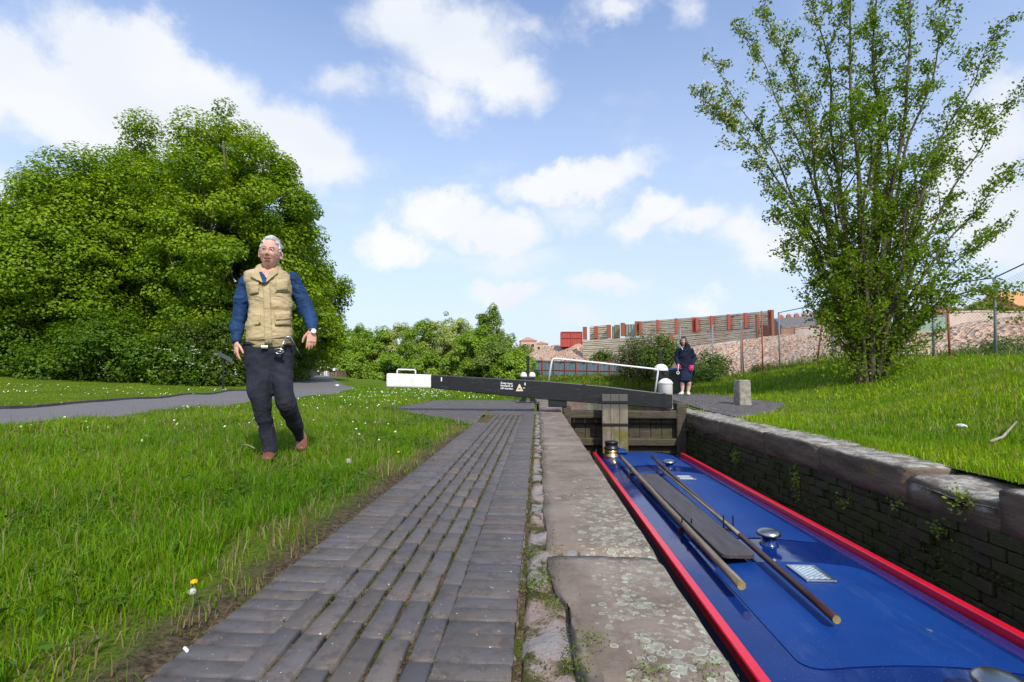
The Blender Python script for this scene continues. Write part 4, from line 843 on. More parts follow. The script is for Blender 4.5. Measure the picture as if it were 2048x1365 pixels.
def stem(px1, py1, cpx, cpy, r, base=(0, 0), dy=0):
    org = Vector((AX, AY, Hf(AX, AY))); tip = at(px1, py1, AY + dy) - org; c_ = at(cpx, cpy, AY + dy * .4) - org; s = Vector((base[0] * .7, base[1] * .8, -.1)); c_.x *= .85
    L_ = (c_ - s).length + (tip - c_).length; n = int(L_ / .2); pts, rad, q0 = [], [], None; w1, w2 = ar.uniform(0, 6), ar.uniform(0, 6)
    for i in range(n + 1):
        t = i / n; q = s * (1 - t) ** 2 + c_ * 2 * t * (1 - t) + tip * t * t; q += Vector((math.sin(t * 9 + w1), math.sin(t * 8 + w2), 0)) * .13 * t + Vector((math.sin(t * 23 + w2), math.cos(t * 19 + w1), 0)) * .05 * t; pts.append(q); rad.append(max(.005, r * (1 - .93 * t ** .8)))
    for i in range(2, n):
        f = i / n; q = pts[i]; d = (pts[i] - pts[i - 1]).normalized()
        if f > .08 and ar.random() < .74:
            a = ar.uniform(0, 2 * math.pi); o = Matrix.Rotation(a, 3, d) @ d.orthogonal().normalized(); ang = ar.uniform(.4, 1.0); nd = d * math.cos(ang) + o * math.sin(ang) + Vector((0, 0, .15))
            grow(q, nd, ar.uniform(.4, 1.6) * (1.05 - .65 * f), max(.008, rad[i] * .55), 1, .5)
        if f > .05 and ar.random() < .9: leafspur(q, d, ar.randint(4, 8), .08)
    leafspur(pts[-1], d, 8); mbW.tube(pts, rad, 9, caps=False)
for st in ((1600, -60, 1700, 330, .075, (-.30, 0), .6), (1700, -120, 1715, 300, .085, (-.18, .1), -.3), (1530, 10, 1650, 400, .065, (-.3, .1), -.6), (1770, -90, 1750, 300, .10, (-.02, 0), .5), (1425, 120, 1650, 480, .06, (-.32, -.05), .2), (1388, 215, 1640, 350, .05, (-.28, -.1), -.3),
           (1480, 60, 1640, 300, .055, (-.25, .2), .9), (1850, -60, 1790, 300, .085, (.12, .1), -.6), (1900, -10, 1800, 330, .07, (.18, -.05), .5), (1985, 80, 1830, 380, .065, (.25, .1), -.3), (2045, 190, 1880, 380, .055, (.28, 0), .3), (2045, 330, 1850, 500, .05, (.3, .05), .0),
           (2000, 470, 1840, 540, .045, (.32, -.1), .2), (2060, 620, 1900, 500, .05, (.33, 0), -.3), (1930, 560, 1830, 640, .035, (.3, -.15), -.6), (1555, 400, 1650, 520, .018, (-.26, 0), -.3), (1545, 500, 1640, 620, .016, (-.26, 0), .2), (1860, 300, 1800, 500, .06, (.15, -.15), -.9),
           (1725, 180, 1725, 400, .07, (-.05, -.2), -1.0), (1790, 120, 1770, 400, .07, (.05, .2), 1.1), (1660, 210, 1690, 450, .055, (-.2, -.15), -.7), (1610, 150, 1670, 420, .05, (-.22, .15), .9), (1930, 230, 1830, 420, .05, (.22, .1), .9)):
    stem(*st)
mbW.build('trunk', simple('apple_bark', (.10, .078, .052), .45, 9, .9, bump=.9, bd=.02), apple, smooth=True)
# low leafy suckers round the base
for k in range(900):
    a, rr_ = ar.uniform(0, 6.28), abs(ar.gauss(0, .5)); LPs.append(Vector((rr_ * math.cos(a) * 1.25, rr_ * math.sin(a) * .8, max(.02, ar.uniform(0, 1.2) * (1 - rr_ * .4))))); LNs.append((ar.gauss(0, 1), ar.gauss(0, 1), ar.gauss(.4, 1)))
for k in range(200):
    a = ar.uniform(0, 6.28); rr_ = abs(ar.gauss(0, .45)); b = Vector((rr_ * math.cos(a) * 1.3, rr_ * math.sin(a) * .8, ar.uniform(.1, 1.1))); leafspur(b, b, 7, .09)
P = np.array([tuple(v) for v in LPs]); n = len(P); t = rng.random((n, 1)); col = (np.array([[.09, .17, .006]]) * (1 - t) + np.array([[.19, .27, .012]]) * t) * rng.uniform(.8, 1.2, (n, 1))
leaf_mesh('crown', P, np.array(LNs), rng.uniform(.055, .10, n), col, APPLE, apple, .55)
P = np.array([tuple(v) for v in BLs]) if BLs else np.zeros((1, 3)); P = np.repeat(P, 3, 0) + rng.normal(0, .02, (len(P) * 3, 3)); n = len(P)
leaf_mesh('blossom', P, unit(n), rng.uniform(.03, .05, n), np.tile([[.75, .66, .62]], (n, 1)), PETAL, apple, .9)
print('apple leaves', len(LPs), 'blossom', len(BLs))
# wall plants hanging from the offside lock wall
for (px, py, n_, lb, s) in ((1475, 910, 150, 'bright green fern tuft on the lock wall, nearest the gate', .05), (1597, 945, 130, 'trailing green weed hanging below the coping joint', .05), (1925, 1000, 60, 'small weed with reddish leaf sprouting from a coping joint', .05), (1690, 995, 30, 'tiny sprig on the mossy lock wall under the step in the coping', .035),
                          (1800, 1000, 30, 'little yellowish sprig on the wall under the worn coping stone', .035), (1885, 1055, 40, 'small green tuft low on the mossy wall', .03)):
    d = ray(px, py); tt = (LX1 - .02 - EYE.x) / d.x; p = EYE + d * tt; t = thing('wall_plant', lb, 'plant', (p.x, p.y, p.z)); P = rng.normal(0, 1, (n_, 3)) * [[.02, s * 1.2, s]] + [[-.03, 0, -.02]]
    if 'trailing' in lb: P[:, 2] = P[:, 2] * 1.8 - .05; P[:, 1] *= .5
    leaf_mesh('leaf', P, unit(n_) + [[-1, -.5, .6]], rng.uniform(.015, .035, n_), np.tile([[.18, .26, .02]], (n_, 1)) * rng.uniform(.5, 1.3, (n_, 1)), APPLE, t, .6)

yy = rng.uniform(1.6, 9.4, 9000); zz = -.3 - rng.uniform(0, 1.0, 9000) ** 1.3 * 1.15; kk = fbm2(yy, zz * 2, 2.0) + .5 * fbm2(yy, zz, 6) > .05; yy, zz = yy[kk], zz[kk]; n = len(yy)
P = np.stack([np.full(n, LX1 + .005) - rng.uniform(0, .03, n), yy, zz], 1); leaf_mesh('wall_moss', P, unit(n) * .5 + [[-1, -.2, .3]], rng.uniform(.012, .04, n), np.tile([[.035, .05, .006]], (n, 1)) * rng.uniform(.5, 2.2, (n, 1)), GRASS, kind='stuff', aspect=.5)
x, y, r = scatter(.8, 9, 90, R(-66), R(-2)); k = (x < -1.02) & (x > -6.6) & (sdpoly(x, y, AP) > .15) & (fbm2(x, y, 1.6) > .1); x, y = x[k], y[k]; n = len(x); P0 = np.repeat(np.stack([x, y, H(x, y) + .03], 1), 7, 0); P0 += rng.normal(0, .03, P0.shape) * [[1, 1, .35]]
leaf_mesh('lawn_weeds', P0, unit(len(P0)) * .6 + [[0, 0, 1]], rng.uniform(.02, .05, len(P0)), np.tile([[.07, .15, .01]], (len(P0), 1)) * rng.uniform(.6, 1.5, (len(P0), 1)), GRASS, kind='stuff', aspect=.4)
x, y, r = scatter(.8, 12, 90, R(-66), R(58)); k = (((x < -1.0) & (x > -6.8) & (sdpoly(x, y, AP) > .1)) | ((x > 3.3) & (sdpoly(x, y, OFF) > .1))) & (y > .4) & (fbm2(x, y, 1.1) > -.25); x, y = x[k], y[k]; n = len(x); P = np.stack([x, y, H(x, y)], 1)
blades('dry_stems', P, rng.uniform(.05, .17, n), rng.uniform(.0015, .004, n) * (1 + y / 8), np.tile([[.36, .30, .15]], (n, 1)) * rng.uniform(.6, 1.2, (n, 1)), lean=.9)
# ================================================================== rubble bank, walls and houses beyond the water
RUB = Mat('brick_rubble', .95, .15); v1 = RUB.vor(4.5, 'F1', None, 'Color'); dd = RUB.vor(4.5); v2 = RUB.vor(1.6, 'F1', None, 'Color'); n = RUB.noise(.35, 6, .65); rc = RUB.xyz(v1); r2 = RUB.xyz(v2)
c = RUB.mix(RUB.ramp(n, .38, .62), (.58, .35, .235), (.70, .50, .37)); c = RUB.mix(RUB.math('MULTIPLY', RUB.ramp(rc[0], .55, .8), .6), c, (.52, .44, .36)); c = RUB.mix(RUB.math('MULTIPLY', RUB.ramp(rc[1], .7, .9), .6), c, (.24, .15, .11))
c = RUB.mix(RUB.math('MULTIPLY', RUB.ramp(RUB.noise(.25, 6, .7), .62, .7), .8), c, (.12, .15, .04)); RUB.base(c).bump(RUB.math('ADD', dd, RUB.noise(2, 6, .7)), 1, .25); RUB = RUB.m
gxr = np.arange(-8, 60, .4); gyr = np.arange(17, 110, .45); XX, YY = np.meshgrid(gxr, gyr)
# the foot of the bank follows the fence on the right and the hoarding on the left
foot = np.interp(XX / YY, [-.1, .02, .12, .21, .25, .3, .34, .4, .47, .59, .7, .9, 1.3, 3], [78, 71, 66.5, 60, 46, 36, 31, 28, 24.5, 20, 18, 16, 14, 14])
k = (YY - foot)
top = np.interp(XX / YY, [-.1, .02, .10, .2, .35, .45, .62, .8, 1.2], [3.5, 5.3, 6.1, 4.6, 3.6, 4.0, 3.6, 3.3, 3.2])
rise = np.interp(XX / YY, [-.1, .1, .25, .45, .7, 1.2], [16, 13, 12, 22, 9, 7])
nzr = np.array([noise.fractal(Vector((float(a) * .22, float(b) * .22, 1)), .9, 2.1, 5) for a, b in zip(XX.ravel(), YY.ravel())]).reshape(XX.shape)
ZZ = np.where(k > 0, .7 + (top - .7) * smooth01(k / rise) + nzr * .33 * smooth01(k / 4), -.5) + rng.normal(0, .05, XX.shape)
ratio = XX / YY; limpy = np.interp(ratio, [-.05, .0, .04, .085, .09, .21, .32, .44, .455, .478, .55, .62, .74, .80, .92, 1.3], [700, 694, 684, 683, 722, 716, 692, 678, 660, 657, 662, 668, 672, 657, 646, 640])
cap = EYE.z + (752 - limpy) / F0 * YY * 1.0 + nzr * .25; wallY = np.interp(ratio, [.04, .09, .46, .5], [78, 74, 47, 47]); infront = (YY < wallY + .6) | (ratio > .47) | (ratio < .088); ZZ = np.where((k > 0) & infront, np.minimum(ZZ, cap), ZZ)
ZZ = np.where((k > 0) & ~infront, np.minimum(ZZ, EYE.z + (752 - 668) / F0 * YY), ZZ)
ii = np.arange(XX.size).reshape(XX.shape); Q = np.stack([ii[:-1, :-1], ii[:-1, 1:], ii[1:, 1:], ii[1:, :-1]], -1).reshape(-1, 4); kc = (k[:-1, :-1] > -.6).ravel(); Q = Q[kc]
np_mesh('rubble_hills', np.stack([XX, YY, ZZ], -1).reshape(-1, 3), Q, RUB, smooth=True, kind='structure')
def RH(x, y): j = int(np.clip((x + 8) / .4, 0, len(gxr) - 1)); i = int(np.clip((y - 17) / .45, 0, len(gyr) - 1)); return float(ZZ[i, j])

REDST = paint('red_steel', (.36, .055, .035), .6, (.22, .07, .035), sc=3); RUST = paint('rusty_steel', (.27, .075, .035), .8, (.40, .12, .05), sc=2)
def wallpoint(px, py, Y_): return at(px, py, Y_)
# grey-blue hoarding with red cranked posts
hd = thing('hoarding', 'grey-blue sheet hoarding with red cranked posts along the canal bank', 'hoarding', tuple(wallpoint(1060, 745, 57)))
def lerp(a, b, t): return a + (b - a) * t
HOARD = paint('hoarding_grey', (.17, .235, .27), .6, (.12, .16, .17), sc=1.2)
pxs = [1040 + i * 22.5 for i in range(13)]
Ys = [69 - i * 1.0 for i in range(13)]
tops = [719, 720, 721, 722, 722, 722.5, 723, 723, 724, 725, 726, 727, 728]; bots = [742, 742, 743, 743, 744, 744, 744.5, 745, 745, 746, 747, 748, 749]
for i in range(12):
    a, b = wallpoint(pxs[i], bots[i] + 12, Ys[i]), wallpoint(pxs[i + 1], bots[i + 1] + 12, Ys[i + 1]); at_, bt = wallpoint(pxs[i], tops[i], Ys[i]), wallpoint(pxs[i + 1], tops[i + 1], Ys[i + 1])
    m_ = MB(); d = (b - a).normalized(); nn = Vector((d.y, -d.x, 0)); rg = []
    for k in range(17): u = k / 16; off = nn * (.03 * (k % 2)); lo, hi = a.lerp(b, u) + off, at_.lerp(bt, u) + off; rg.append([lo, hi, hi - nn * .03, lo - nn * .03])
    m_.rings(rg); kid(m_.build('sheet_panel', HOARD, hd), hd)
for i in range(13):
    lo, hi = wallpoint(pxs[i], bots[i] + 4, Ys[i] - .12), wallpoint(pxs[i], tops[i], Ys[i] - .12); kid(MB().tube([lo, hi, hi + Vector((-.35, -.1, .38))], .055, 6).build('post', REDST, hd), hd)
m_ = MB()
for f in (.12, .9): m_.tube([wallpoint(pxs[i], lerp(bots[i], tops[i], f), Ys[i] - .06) for i in range(13)], .035, 5)
kid(m_.build('rail', REDST, hd), hd)
# corrugated retaining wall in two lifts
cw = thing('retaining_wall', 'two-tier retaining wall of weathered horizontal trench sheets with red posts', 'retaining wall', tuple(wallpoint(1170, 720, 74)))
SH = Mat('trench_sheet', .65, .3, .0); n = SH.noise(1.2, 6, .7, SH.map((.5, .5, 2))); z_ = SH.noise(.5, 5, .65, SH.map((1, 1, 8)))
cc = SH.mix(SH.ramp(z_, .35, .65), (.66, .54, .37), (.86, .78, .62)); cc = SH.mix(SH.math('MULTIPLY', SH.ramp(n, .55, .68), .85), cc, (.26, .11, .05)); SH.base(cc).bump(n, .3, .02); SH = SH.m
GREYSH = paint('pale_sheet', (.40, .42, .36), .6, (.3, .3, .22)); OLIVE = paint('olive_sheet', (.30, .27, .12), .7)
def Yw(px): return float(np.interp(px, [1120, 1170, 1548], [78, 74, 47]))
def sheets(px0, px1, topf, botf, nrow, setback, name='sheeting', mat=None):
    m_ = MB(); seg = max(3, int((px1 - px0) / 12)); a = [px0 + (px1 - px0) * i / seg for i in range(seg + 1)]
    for r_ in range(nrow):
        rg = []
        for i, px in enumerate(a):
            Y_ = Yw(px) + setback; t0 = lerp(botf(px), topf(px), r_ / nrow); t1 = lerp(botf(px), topf(px), (r_ + .74) / nrow); t2 = lerp(botf(px), topf(px), (r_ + 1) / nrow); j = .5 * math.sin(r_ * 3.7 + i * .5)
            p0, p1, p2 = at(px, t0 + j * .4, Y_), at(px, t1 + j * .4, Y_), at(px, t2, Y_); bk_ = Vector((0, .5, 0)); rg.append([p0 + bk_, p0, p1, p1 + bk_])
        m_.rings(rg)
    b_ = MB(); b_.rings([[at(px, botf(px), Yw(px) + setback + .32), at(px, topf(px) + .6, Yw(px) + setback + .32), at(px, topf(px) + .6, Yw(px) + setback + .6), at(px, botf(px), Yw(px) + setback + .6)] for px in a]); kid(b_.build('gap_shade_backing', EARTHD, cw), cw)  # dark sheet added behind the courses to put shade into the gaps
    return kid(m_.build(name, mat or SH, cw), cw)
f = lambda xs_, ys_: (lambda px: float(np.interp(px, xs_, ys_)))
lowtop = f([1165, 1300, 1440, 1520], [681, 672, 665, 656]); lowbot = f([1165, 1290, 1400, 1520], [722, 716, 692, 676])
uptop = f([1165, 1275, 1400, 1548], [655, 643, 634, 621]); upbot = f([1165, 1275, 1400, 1548], [684, 673, 668, 657])
sheets(1166, 1345, lowtop, lowbot, 11, 0); sheets(1345, 1522, lowtop, lowbot, 7, 0)
sheets(1180, 1200, uptop, upbot, 7, .9); sheets(1196, 1216, uptop, upbot, 7, .9); sheets(1285, 1548, uptop, upbot, 9, .9)
def flatpanel(px0, px1, t, b, setback, mat, nm):
    m_ = MB(); n_ = 8; rg = []
    for k in range(n_ + 1): px = lerp(px0, px1, k / n_); lo, hi = at(px, b, Yw(px) + setback - .08 * (k % 2)), at(px, t, Yw(px) + setback - .08 * (k % 2)); rg.append([lo, hi, hi + Vector((0, .1, 0)), lo + Vector((0, .1, 0))])
    m_.rings(rg); kid(m_.build(nm, mat, cw), cw)
flatpanel(1224, 1240, 653, 678, .9, GREYSH, 'flat_sheet'); flatpanel(1229, 1240, 650, 676, .75, OLIVE, 'flat_sheet'); flatpanel(1250, 1272, 649, 674, .9, GREYSH, 'flat_sheet')
for (px, wpx, t, b) in ((1170, 8, 654, 680), (1192, 7, 653, 677), (1218, 8, 650, 677), (1246, 8, 646, 673), (1274, 7, 643, 672), (1281, 5, 643, 671), (1316, 4.5, 640, 667), (1353, 4.5, 637, 668), (1388, 5, 635, 665), (1394, 4.5, 635, 663), (1424, 4.5, 632, 660), (1458, 4.5, 629, 660), (1492, 4.5, 626, 656)):
    Y_ = Yw(px) + .35; a, b_ = at(px - wpx / 2, b, Y_), at(px + wpx / 2, t, Y_); kid(MB().span((a.x, Y_, a.z), (b_.x, Y_ + .25, b_.z)).build('post', RUST if px < 1290 else REDST, cw), cw)
for (px, t, b) in ((1516, 629, 680), (1541, 620, 676), (1546, 620, 676)):
    Y_ = Yw(px) - .1; a, b_ = at(px - 1.7, b, Y_), at(px + 1.7, t, Y_); kid(MB().span((a.x, Y_, a.z), (b_.x, Y_ + .25, b_.z)).build('post', RUST, cw), cw)
flatpanel(1521, 1545, 652, 678, .3, RUST, 'end_sheet')
t = thing('shipping_container', 'faded red steel container at the left end of the retaining wall', 'container', tuple(at(1143, 688, 80))); a, b = at(1122, 689, 79), at(1164, 664, 79)
m_ = MB(); n_ = 24; rg = []
for k in range(n_ + 1): x = lerp(a.x, b.x, k / n_); o_ = .04 * (k % 2); rg.append([(x, 79 + o_, a.z - .4), (x, 79 + o_, b.z), (x, 81.4, b.z), (x, 81.4, a.z - .4)])
m_.rings(rg); kid(m_.build('body', paint('container_red', (.40, .06, .045), .6, (.3, .1, .07)), t), t)
m_ = MB(); 
for x in (a.x, (a.x + b.x) / 2, b.x): m_.span((x - .06, 78.9, a.z - .4), (x + .06, 79, b.z))
m_.span((a.x, 78.92, b.z - .1), (b.x, 79, b.z + .03)); m_.span((a.x, 78.92, (a.z + b.z) / 2 - .04), (b.x, 79, (a.z + b.z) / 2 + .04)); kid(m_.build('frame', REDST, t), t)
# red braces
t = thing('steel_braces', 'red steel raking braces beside the tall sparse bush', 'braces', tuple(at(1338, 715, 49)))
m_ = MB()
for (x0, y0, x1, y1) in ((1345, 667, 1346, 722), (1328, 690, 1344, 668), (1329, 707, 1345, 690), (1330, 719, 1346, 700), (1338, 722, 1347, 710)): m_.tube([at(x0, y0, 49), at(x1, y1, 49)], .09, 4)
kid(m_.build('brace', REDST, t), t)

# chain-link fence on top of the bank
FP = [(1360, 32, 652), (1425, 29, 650), (1482, 26.4, 642), (1560, 23, 626), (1666, 19, 604), (1790, 17, 585), (1868, 16, 572), (1992, 14.7, 556), (2110, 13.2, 500)]
GALV = paint('galvanised_steel', (.20, .22, .23), .5, (.13, .13, .12)); fence = thing('chain_link_fence', 'sagging chain-link fence with leaning grey posts along the top of the bank', 'fence', tuple(at(1560, 730, 23)))
tp = []
for (px, Y_, py) in FP:
    p = at(px, 740, Y_); g = Hf(p.x, p.y); hi = at(px - (3 if px > 1500 else 0), py, Y_); x2 = hi.x; tp.append((Vector((p.x, p.y, g)), hi))
    kid(MB().tube([(p.x, p.y, g - .2), hi], .035 if px > 1500 else .04, 8).build('post', GALV, fence, smooth=True), fence)
m_ = MB(); m_.tube([t_[1] for t_ in tp[3:]], .017, 6); kid(m_.build('top_rail', BLACKIRON, fence), fence)
m_ = MB()
for i in range(2, len(tp) - 1):
    (a0, a1), (b0, b1) = tp[i], tp[i + 1]; Ld = (b0 - a0).length; nS = int(Ld / .085)
    for s in (-1, 1):
        for k in range(-22, nS + 22):
            u0, u1 = (k / nS, (k + s * 22) / nS); t0, t1 = 0.0, 1.0
            # clip to the panel
            if u1 > 1: t1 = (1 - u0) / (u1 - u0) if u1 != u0 else 1
            if u1 < 0: t1 = (0 - u0) / (u1 - u0)
            if u0 < 0: t0 = (0 - u0) / (u1 - u0)
            if u0 > 1: t0 = (1 - u0) / (u1 - u0)
            if t1 - t0 < .03 or t0 < 0 or t1 > 1.0001: continue
            P_ = []
            for tt in (t0, t1): u = u0 + (u1 - u0) * tt; lo = a0.lerp(b0, u); hi = a1.lerp(b1, u); P_.append(lo.lerp(lo + (hi - lo) * .93, tt))
            m_.tube(P_, .0022, 3, caps=False)
kid(m_.build('wire_mesh', GALV, fence), fence)
for (x0, y0, x1, y1, Y_, lb) in ((1525, 725, 1523, 622, 22.6, 'upright thin rusty pole near the end of the retaining wall'), (1632, 728, 1650, 603, 18.6, 'rusty pole leaning right against the fence'), (1900, 722, 1895, 610, 15.2, 'rusty reddish post seen through the apple tree'), (1486, 722, 1484, 655, 25, 'dark thin pole right of the woman by the fence')):
    a, b = at(x0, y0, Y_), at(x1, y1, Y_); a.z = Hf(a.x, a.y) - .1; tag(MB().tube([a, b], .03, 8).build('rusty_pole', RUST, smooth=True), lb, 'pole')

# ------------------------------------------------------------------ houses
BRK = simple('house_brick', (.34, .13, .075), .3, 2, .9, bump=.2); SLATE = simple('slate', (.15, .145, .155), .3, 3, .6); ORB = simple('orange_brick', (.48, .22, .11), .25, 2, .9); TILE = simple('red_tile', (.36, .14, .08), .3, 3, .8); POT = simple('clay_pot', (.5, .2, .12), .2, 5)
WINF = simple('window_white', (.7, .7, .68), .1, 5, .5, bump=0); GLS = Mat('dark_glass', .1, .6); GLS.base((.03, .035, .04)); GLS = GLS.m
def house(name, label, c, w_, d_, h_, rh, rz, wm, rm, chim=True, hip=False, nw=2, group=None, ns=2):
    t = thing(name, label, 'house', c, rz, group); MB().box((0, 0, h_ / 2 - 1), (w_, d_, h_ + 2)).build('wall', wm, t)
    e = .25; hx, hy = w_ / 2 + e * (1 if hip else 0), d_ / 2 + e; ri = (hx - hy * .8 if hip else hx)
    m_ = MB(); m_.add([(-hx, -hy, h_), (hx, -hy, h_), (hx, hy, h_), (-hx, hy, h_), (-ri, 0, h_ + rh), (ri, 0, h_ + rh)], [(0, 1, 5, 4), (2, 3, 4, 5), (1, 2, 5), (3, 0, 4), (0, 3, 2, 1)]); rf = m_.build('roof', rm, t)
    if chim:
        m_ = MB(); m_.box((w_ / 2 - .5, 0, h_ + rh * .9), (.9, .55, 1.7)); ch = m_.build('chimney', wm, rf)
        m_ = MB()
        for k in (-.25, 0, .25): m_.lathe((w_ / 2 - .5 + k, 0, h_ + rh * .9 + .85), [(.1, 0), (.08, .3), (.1, .32)], 8)
        m_.build('chimney_pot', POT, ch)
    for s in range(ns):
        for k in range(nw):
            x = (k + .5) / nw * w_ - w_ / 2; z = h_ * (s + .55) / ns
            m_ = MB(); m_.box((x, -d_ / 2 - .02, z), (1.0, .08, 1.2)); fr = m_.build('window', WINF, t); m_ = MB(); m_.box((x, -d_ / 2 - .05, z), (.84, .06, 1.02)); m_.build('pane', GLS, fr)
    return t
for i in range(9):
    px = 1558 + i * 17; p = at(px, 655, 118); top = at(px, np.interp(px, [1558, 1700], [640, 626]), 118).z; h_ = 5.2
    house('terraced_house', '%s house from the left in the distant slate-roofed brick terrace' % (['first'] + names[1:])[i] if i else 'first house at the left end of the distant slate-roofed brick terrace', (p.x, 118 + i * .3, float(top) - h_ - 2.0), 1.96, 7, h_, 2.3, 0, BRK, SLATE, True, False, 1, 'houses of the distant terrace')
PKB = simple('pink_brick', (.56, .33, .25), .15, 2, .9); PKT = simple('pale_tile', (.42, .25, .19), .2, 3, .8)
p = at(1056, 690, 150); house('brick_house', 'small pinkish hip-roofed house left of the red container on the skyline', (p.x, 150, float(at(1056, 683, 150).z) - 3.2), 4.6, 5, 3.2, 1.2, .1, PKB, PKT, False, True, 2, ns=1)
p = at(1082, 690, 165); house('brick_house', 'lower distant roof just right of the pinkish hip-roofed house', (p.x, 165, float(at(1082, 689, 165).z) - 3), 4, 5, 3, 1.0, .1, PKB, PKT, False, True, 2, ns=1)
p = at(2035, 640, 60); house('brick_house', 'tan gabled house with orange roof at the right edge behind the fence', (p.x + 1.5, 60, float(at(2035, 650, 60).z) - 3.5), 9, 7, 4.6, 2.6, .1, ORB, simple('orange_tile', (.62, .30, .12), .2, 3), False, False, 3)
p = at(1885, 640, 70); house('brick_house', 'small orange-roofed house glimpsed through the apple tree', (p.x, 70, float(at(1885, 650, 70).z) - 3), 6, 6, 3.6, 1.8, .3, simple('pale_render', (.6, .55, .5), .1), TILE, False, False, 2)
CONC = simple('pale_concrete', (.42, .37, .32), .25, 1.5, .9)
def bwall(name, label, pts, mat, cat='wall', th=.3):
    t = thing(name, label, cat, tuple(pts[0][0])); rg = []
    for (top_, zlow) in pts: rg.append([(top_.x, top_.y, zlow), tuple(top_), (top_.x, top_.y + th, top_.z), (top_.x, top_.y + th, zlow)])
    kid(MB().rings(rg).build('panel', mat, t), t); m_ = MB(); m_.rings([[(a.x, a.y - .06, a.z), (a.x, a.y - .06, a.z + .12), (a.x, a.y + th + .06, a.z + .12), (a.x, a.y + th + .06, a.z)] for a, _ in pts]); kid(m_.build('coping', mat, t), t)
bwall('concrete_wall', 'long pale panelled wall in front of the houses on the right', [(at(1895, 626, 46), 1.0), (at(1960, 624, 46), 1.0), (at(2060, 626, 46), 1.0)], simple('pale_panel', (.52, .43, .36), .15, 1))
bwall('brick_wall', 'low reddish boundary wall below the distant terrace', [(at(1562, 658, 60), 1.5), (at(1640, 650, 60), 1.5), (at(1712, 645, 60), 1.5)], simple('yard_brick', (.30, .16, .11), .3, 1))
bwall('concrete_wall', 'short white wall piece below the terrace, left of the apple tree', [(at(1590, 659, 55), 1.5), (at(1652, 652, 55), 1.5)], CONC)
bwall('green_palisade', 'pale green palisade fence seen under the apple branches', [(at(1830, 638, 50), 1.5), (at(1893, 632, 50), 1.5)], simple('pale_green', (.25, .36, .28), .2, 2), 'fence', .06)
for (px, py, Y_, h, r, lb) in ((1668, 596, 80, 6, 2.8, 'round yellow-green tree above the distant terrace'), (1962, 600, 60, 4, 2.2, 'small yellow-green tree behind the pale wall on the right')):
    p = at(px, 650, Y_); zt = float(at(px, py, Y_).z); tree('garden_tree', lb, p.x, p.y, h, r, 7000, .26, ((.17, .24, .02), (.30, .36, .03)), LEAF2, None, .15, 40, .2, cr=(.5, .9), z=zt - h)
# weeds and saplings behind the fence on the right
for (px, py, Y_, r, lb) in ((1975, 690, 16.8, 1.0, 'scrubby bush behind the fence right of the apple tree'), (2035, 670, 15.5, .9, 'leafy scrub at the right edge behind the fence'), (1925, 705, 17.6, .8, 'low scrub on the rubble under the apple branches'), (1600, 735, 20, .7, 'low scrub at the fence foot below the rubble'), (1530, 728, 23.5, .7, 'small shrub at the foot of the thin rusty pole'), (1660, 728, 17, .6, 'low scrub left of the apple tree base'), (1830, 722, 15, .7, 'low scrub just right of the apple tree base')):
    p = at(px, 750, Y_); z = Hf(p.x, p.y) - .1; h = float(at(px, py, Y_).z) - z; t = thing('scrub_bush', lb, 'bush', (p.x, p.y, z))
    crown('foliage', (0, 0, h * .5), (r, r * .8, h * .55), 40, 2600, .075, ((.07, .12, .015), (.16, .22, .03)), LEAF2, t, .9, (.2 * r, .4 * r), low=-.95, shell=(.1, 1))
# ------------------------------------------------------------------ far left: second lock, walls
SW = simple('old_stone_wall', (.24, .165, .105), .45, 1.2, .95, bump=.8, bd=.05); 
bwall('stone_wall', 'old brown canal-side retaining wall beyond the distant lock gate', [(at(668, 742, 66), -.4), (at(700, 744, 72), -.4), (at(735, 747, 79), -.4), (at(775, 749, 84), -.4)], SW, th=.5)
bwall('stone_wall', 'dark brick parapet wall at the left of the towpath behind the man', [(at(572, 726, 36), -.1), (at(600, 732, 42), -.1), (at(632, 742, 58), -.1)], simple('parapet_brick', (.16, .11, .085), .4, 1.5, .95, bump=.6, bd=.04), th=.4)
g = thing('lock_gate', 'small distant lock gate with black and white beam at the end of the towpath', 'lock gate', tuple(at(655, 760, 60)))
def gp(px, py): return at(px, py, 60)
m_ = MB(); rg = [[gp(634, 739), gp(634, 742.5)], [gp(671, 739), gp(671, 743)]]; m_.rings([[a, b, b + Vector((0, .4, 0)), a + Vector((0, .4, 0))] for a, b in rg]); kid(m_.build('balance_beam', BLACK, g), g)
for (x0, x1, y0, y1) in ((632, 638, 739.5, 744), (666, 671, 737, 742)): a, b = gp(x0, y1), gp(x1, y0); kid(MB().span((a.x, 59.9, a.z), (b.x, 60.5, b.z)).build('beam_end', WHITE, g), g)
m_ = MB()
for x0 in (649, 653): a, b = gp(x0, 762), gp(x0 + 2, 742); m_.span((a.x, 59.8, a.z), (b.x, 60.1, b.z))
kid(m_.build('white_post', WHITE, g), g); m_ = MB()
for x0 in (641, 646, 656, 660, 664, 669): a, b = gp(x0, 762), gp(x0 + 3.6, 743); m_.span((a.x, 60.1, a.z), (b.x, 60.3, b.z))
kid(m_.build('planking', simple('gate_plank', (.22, .14, .11), .3, 2), g), g); kid(tube_obj('handrail', [gp(640, 740), gp(641, 735), gp(660, 735), gp(664, 740)], .05, WHITE, g, 5), g)
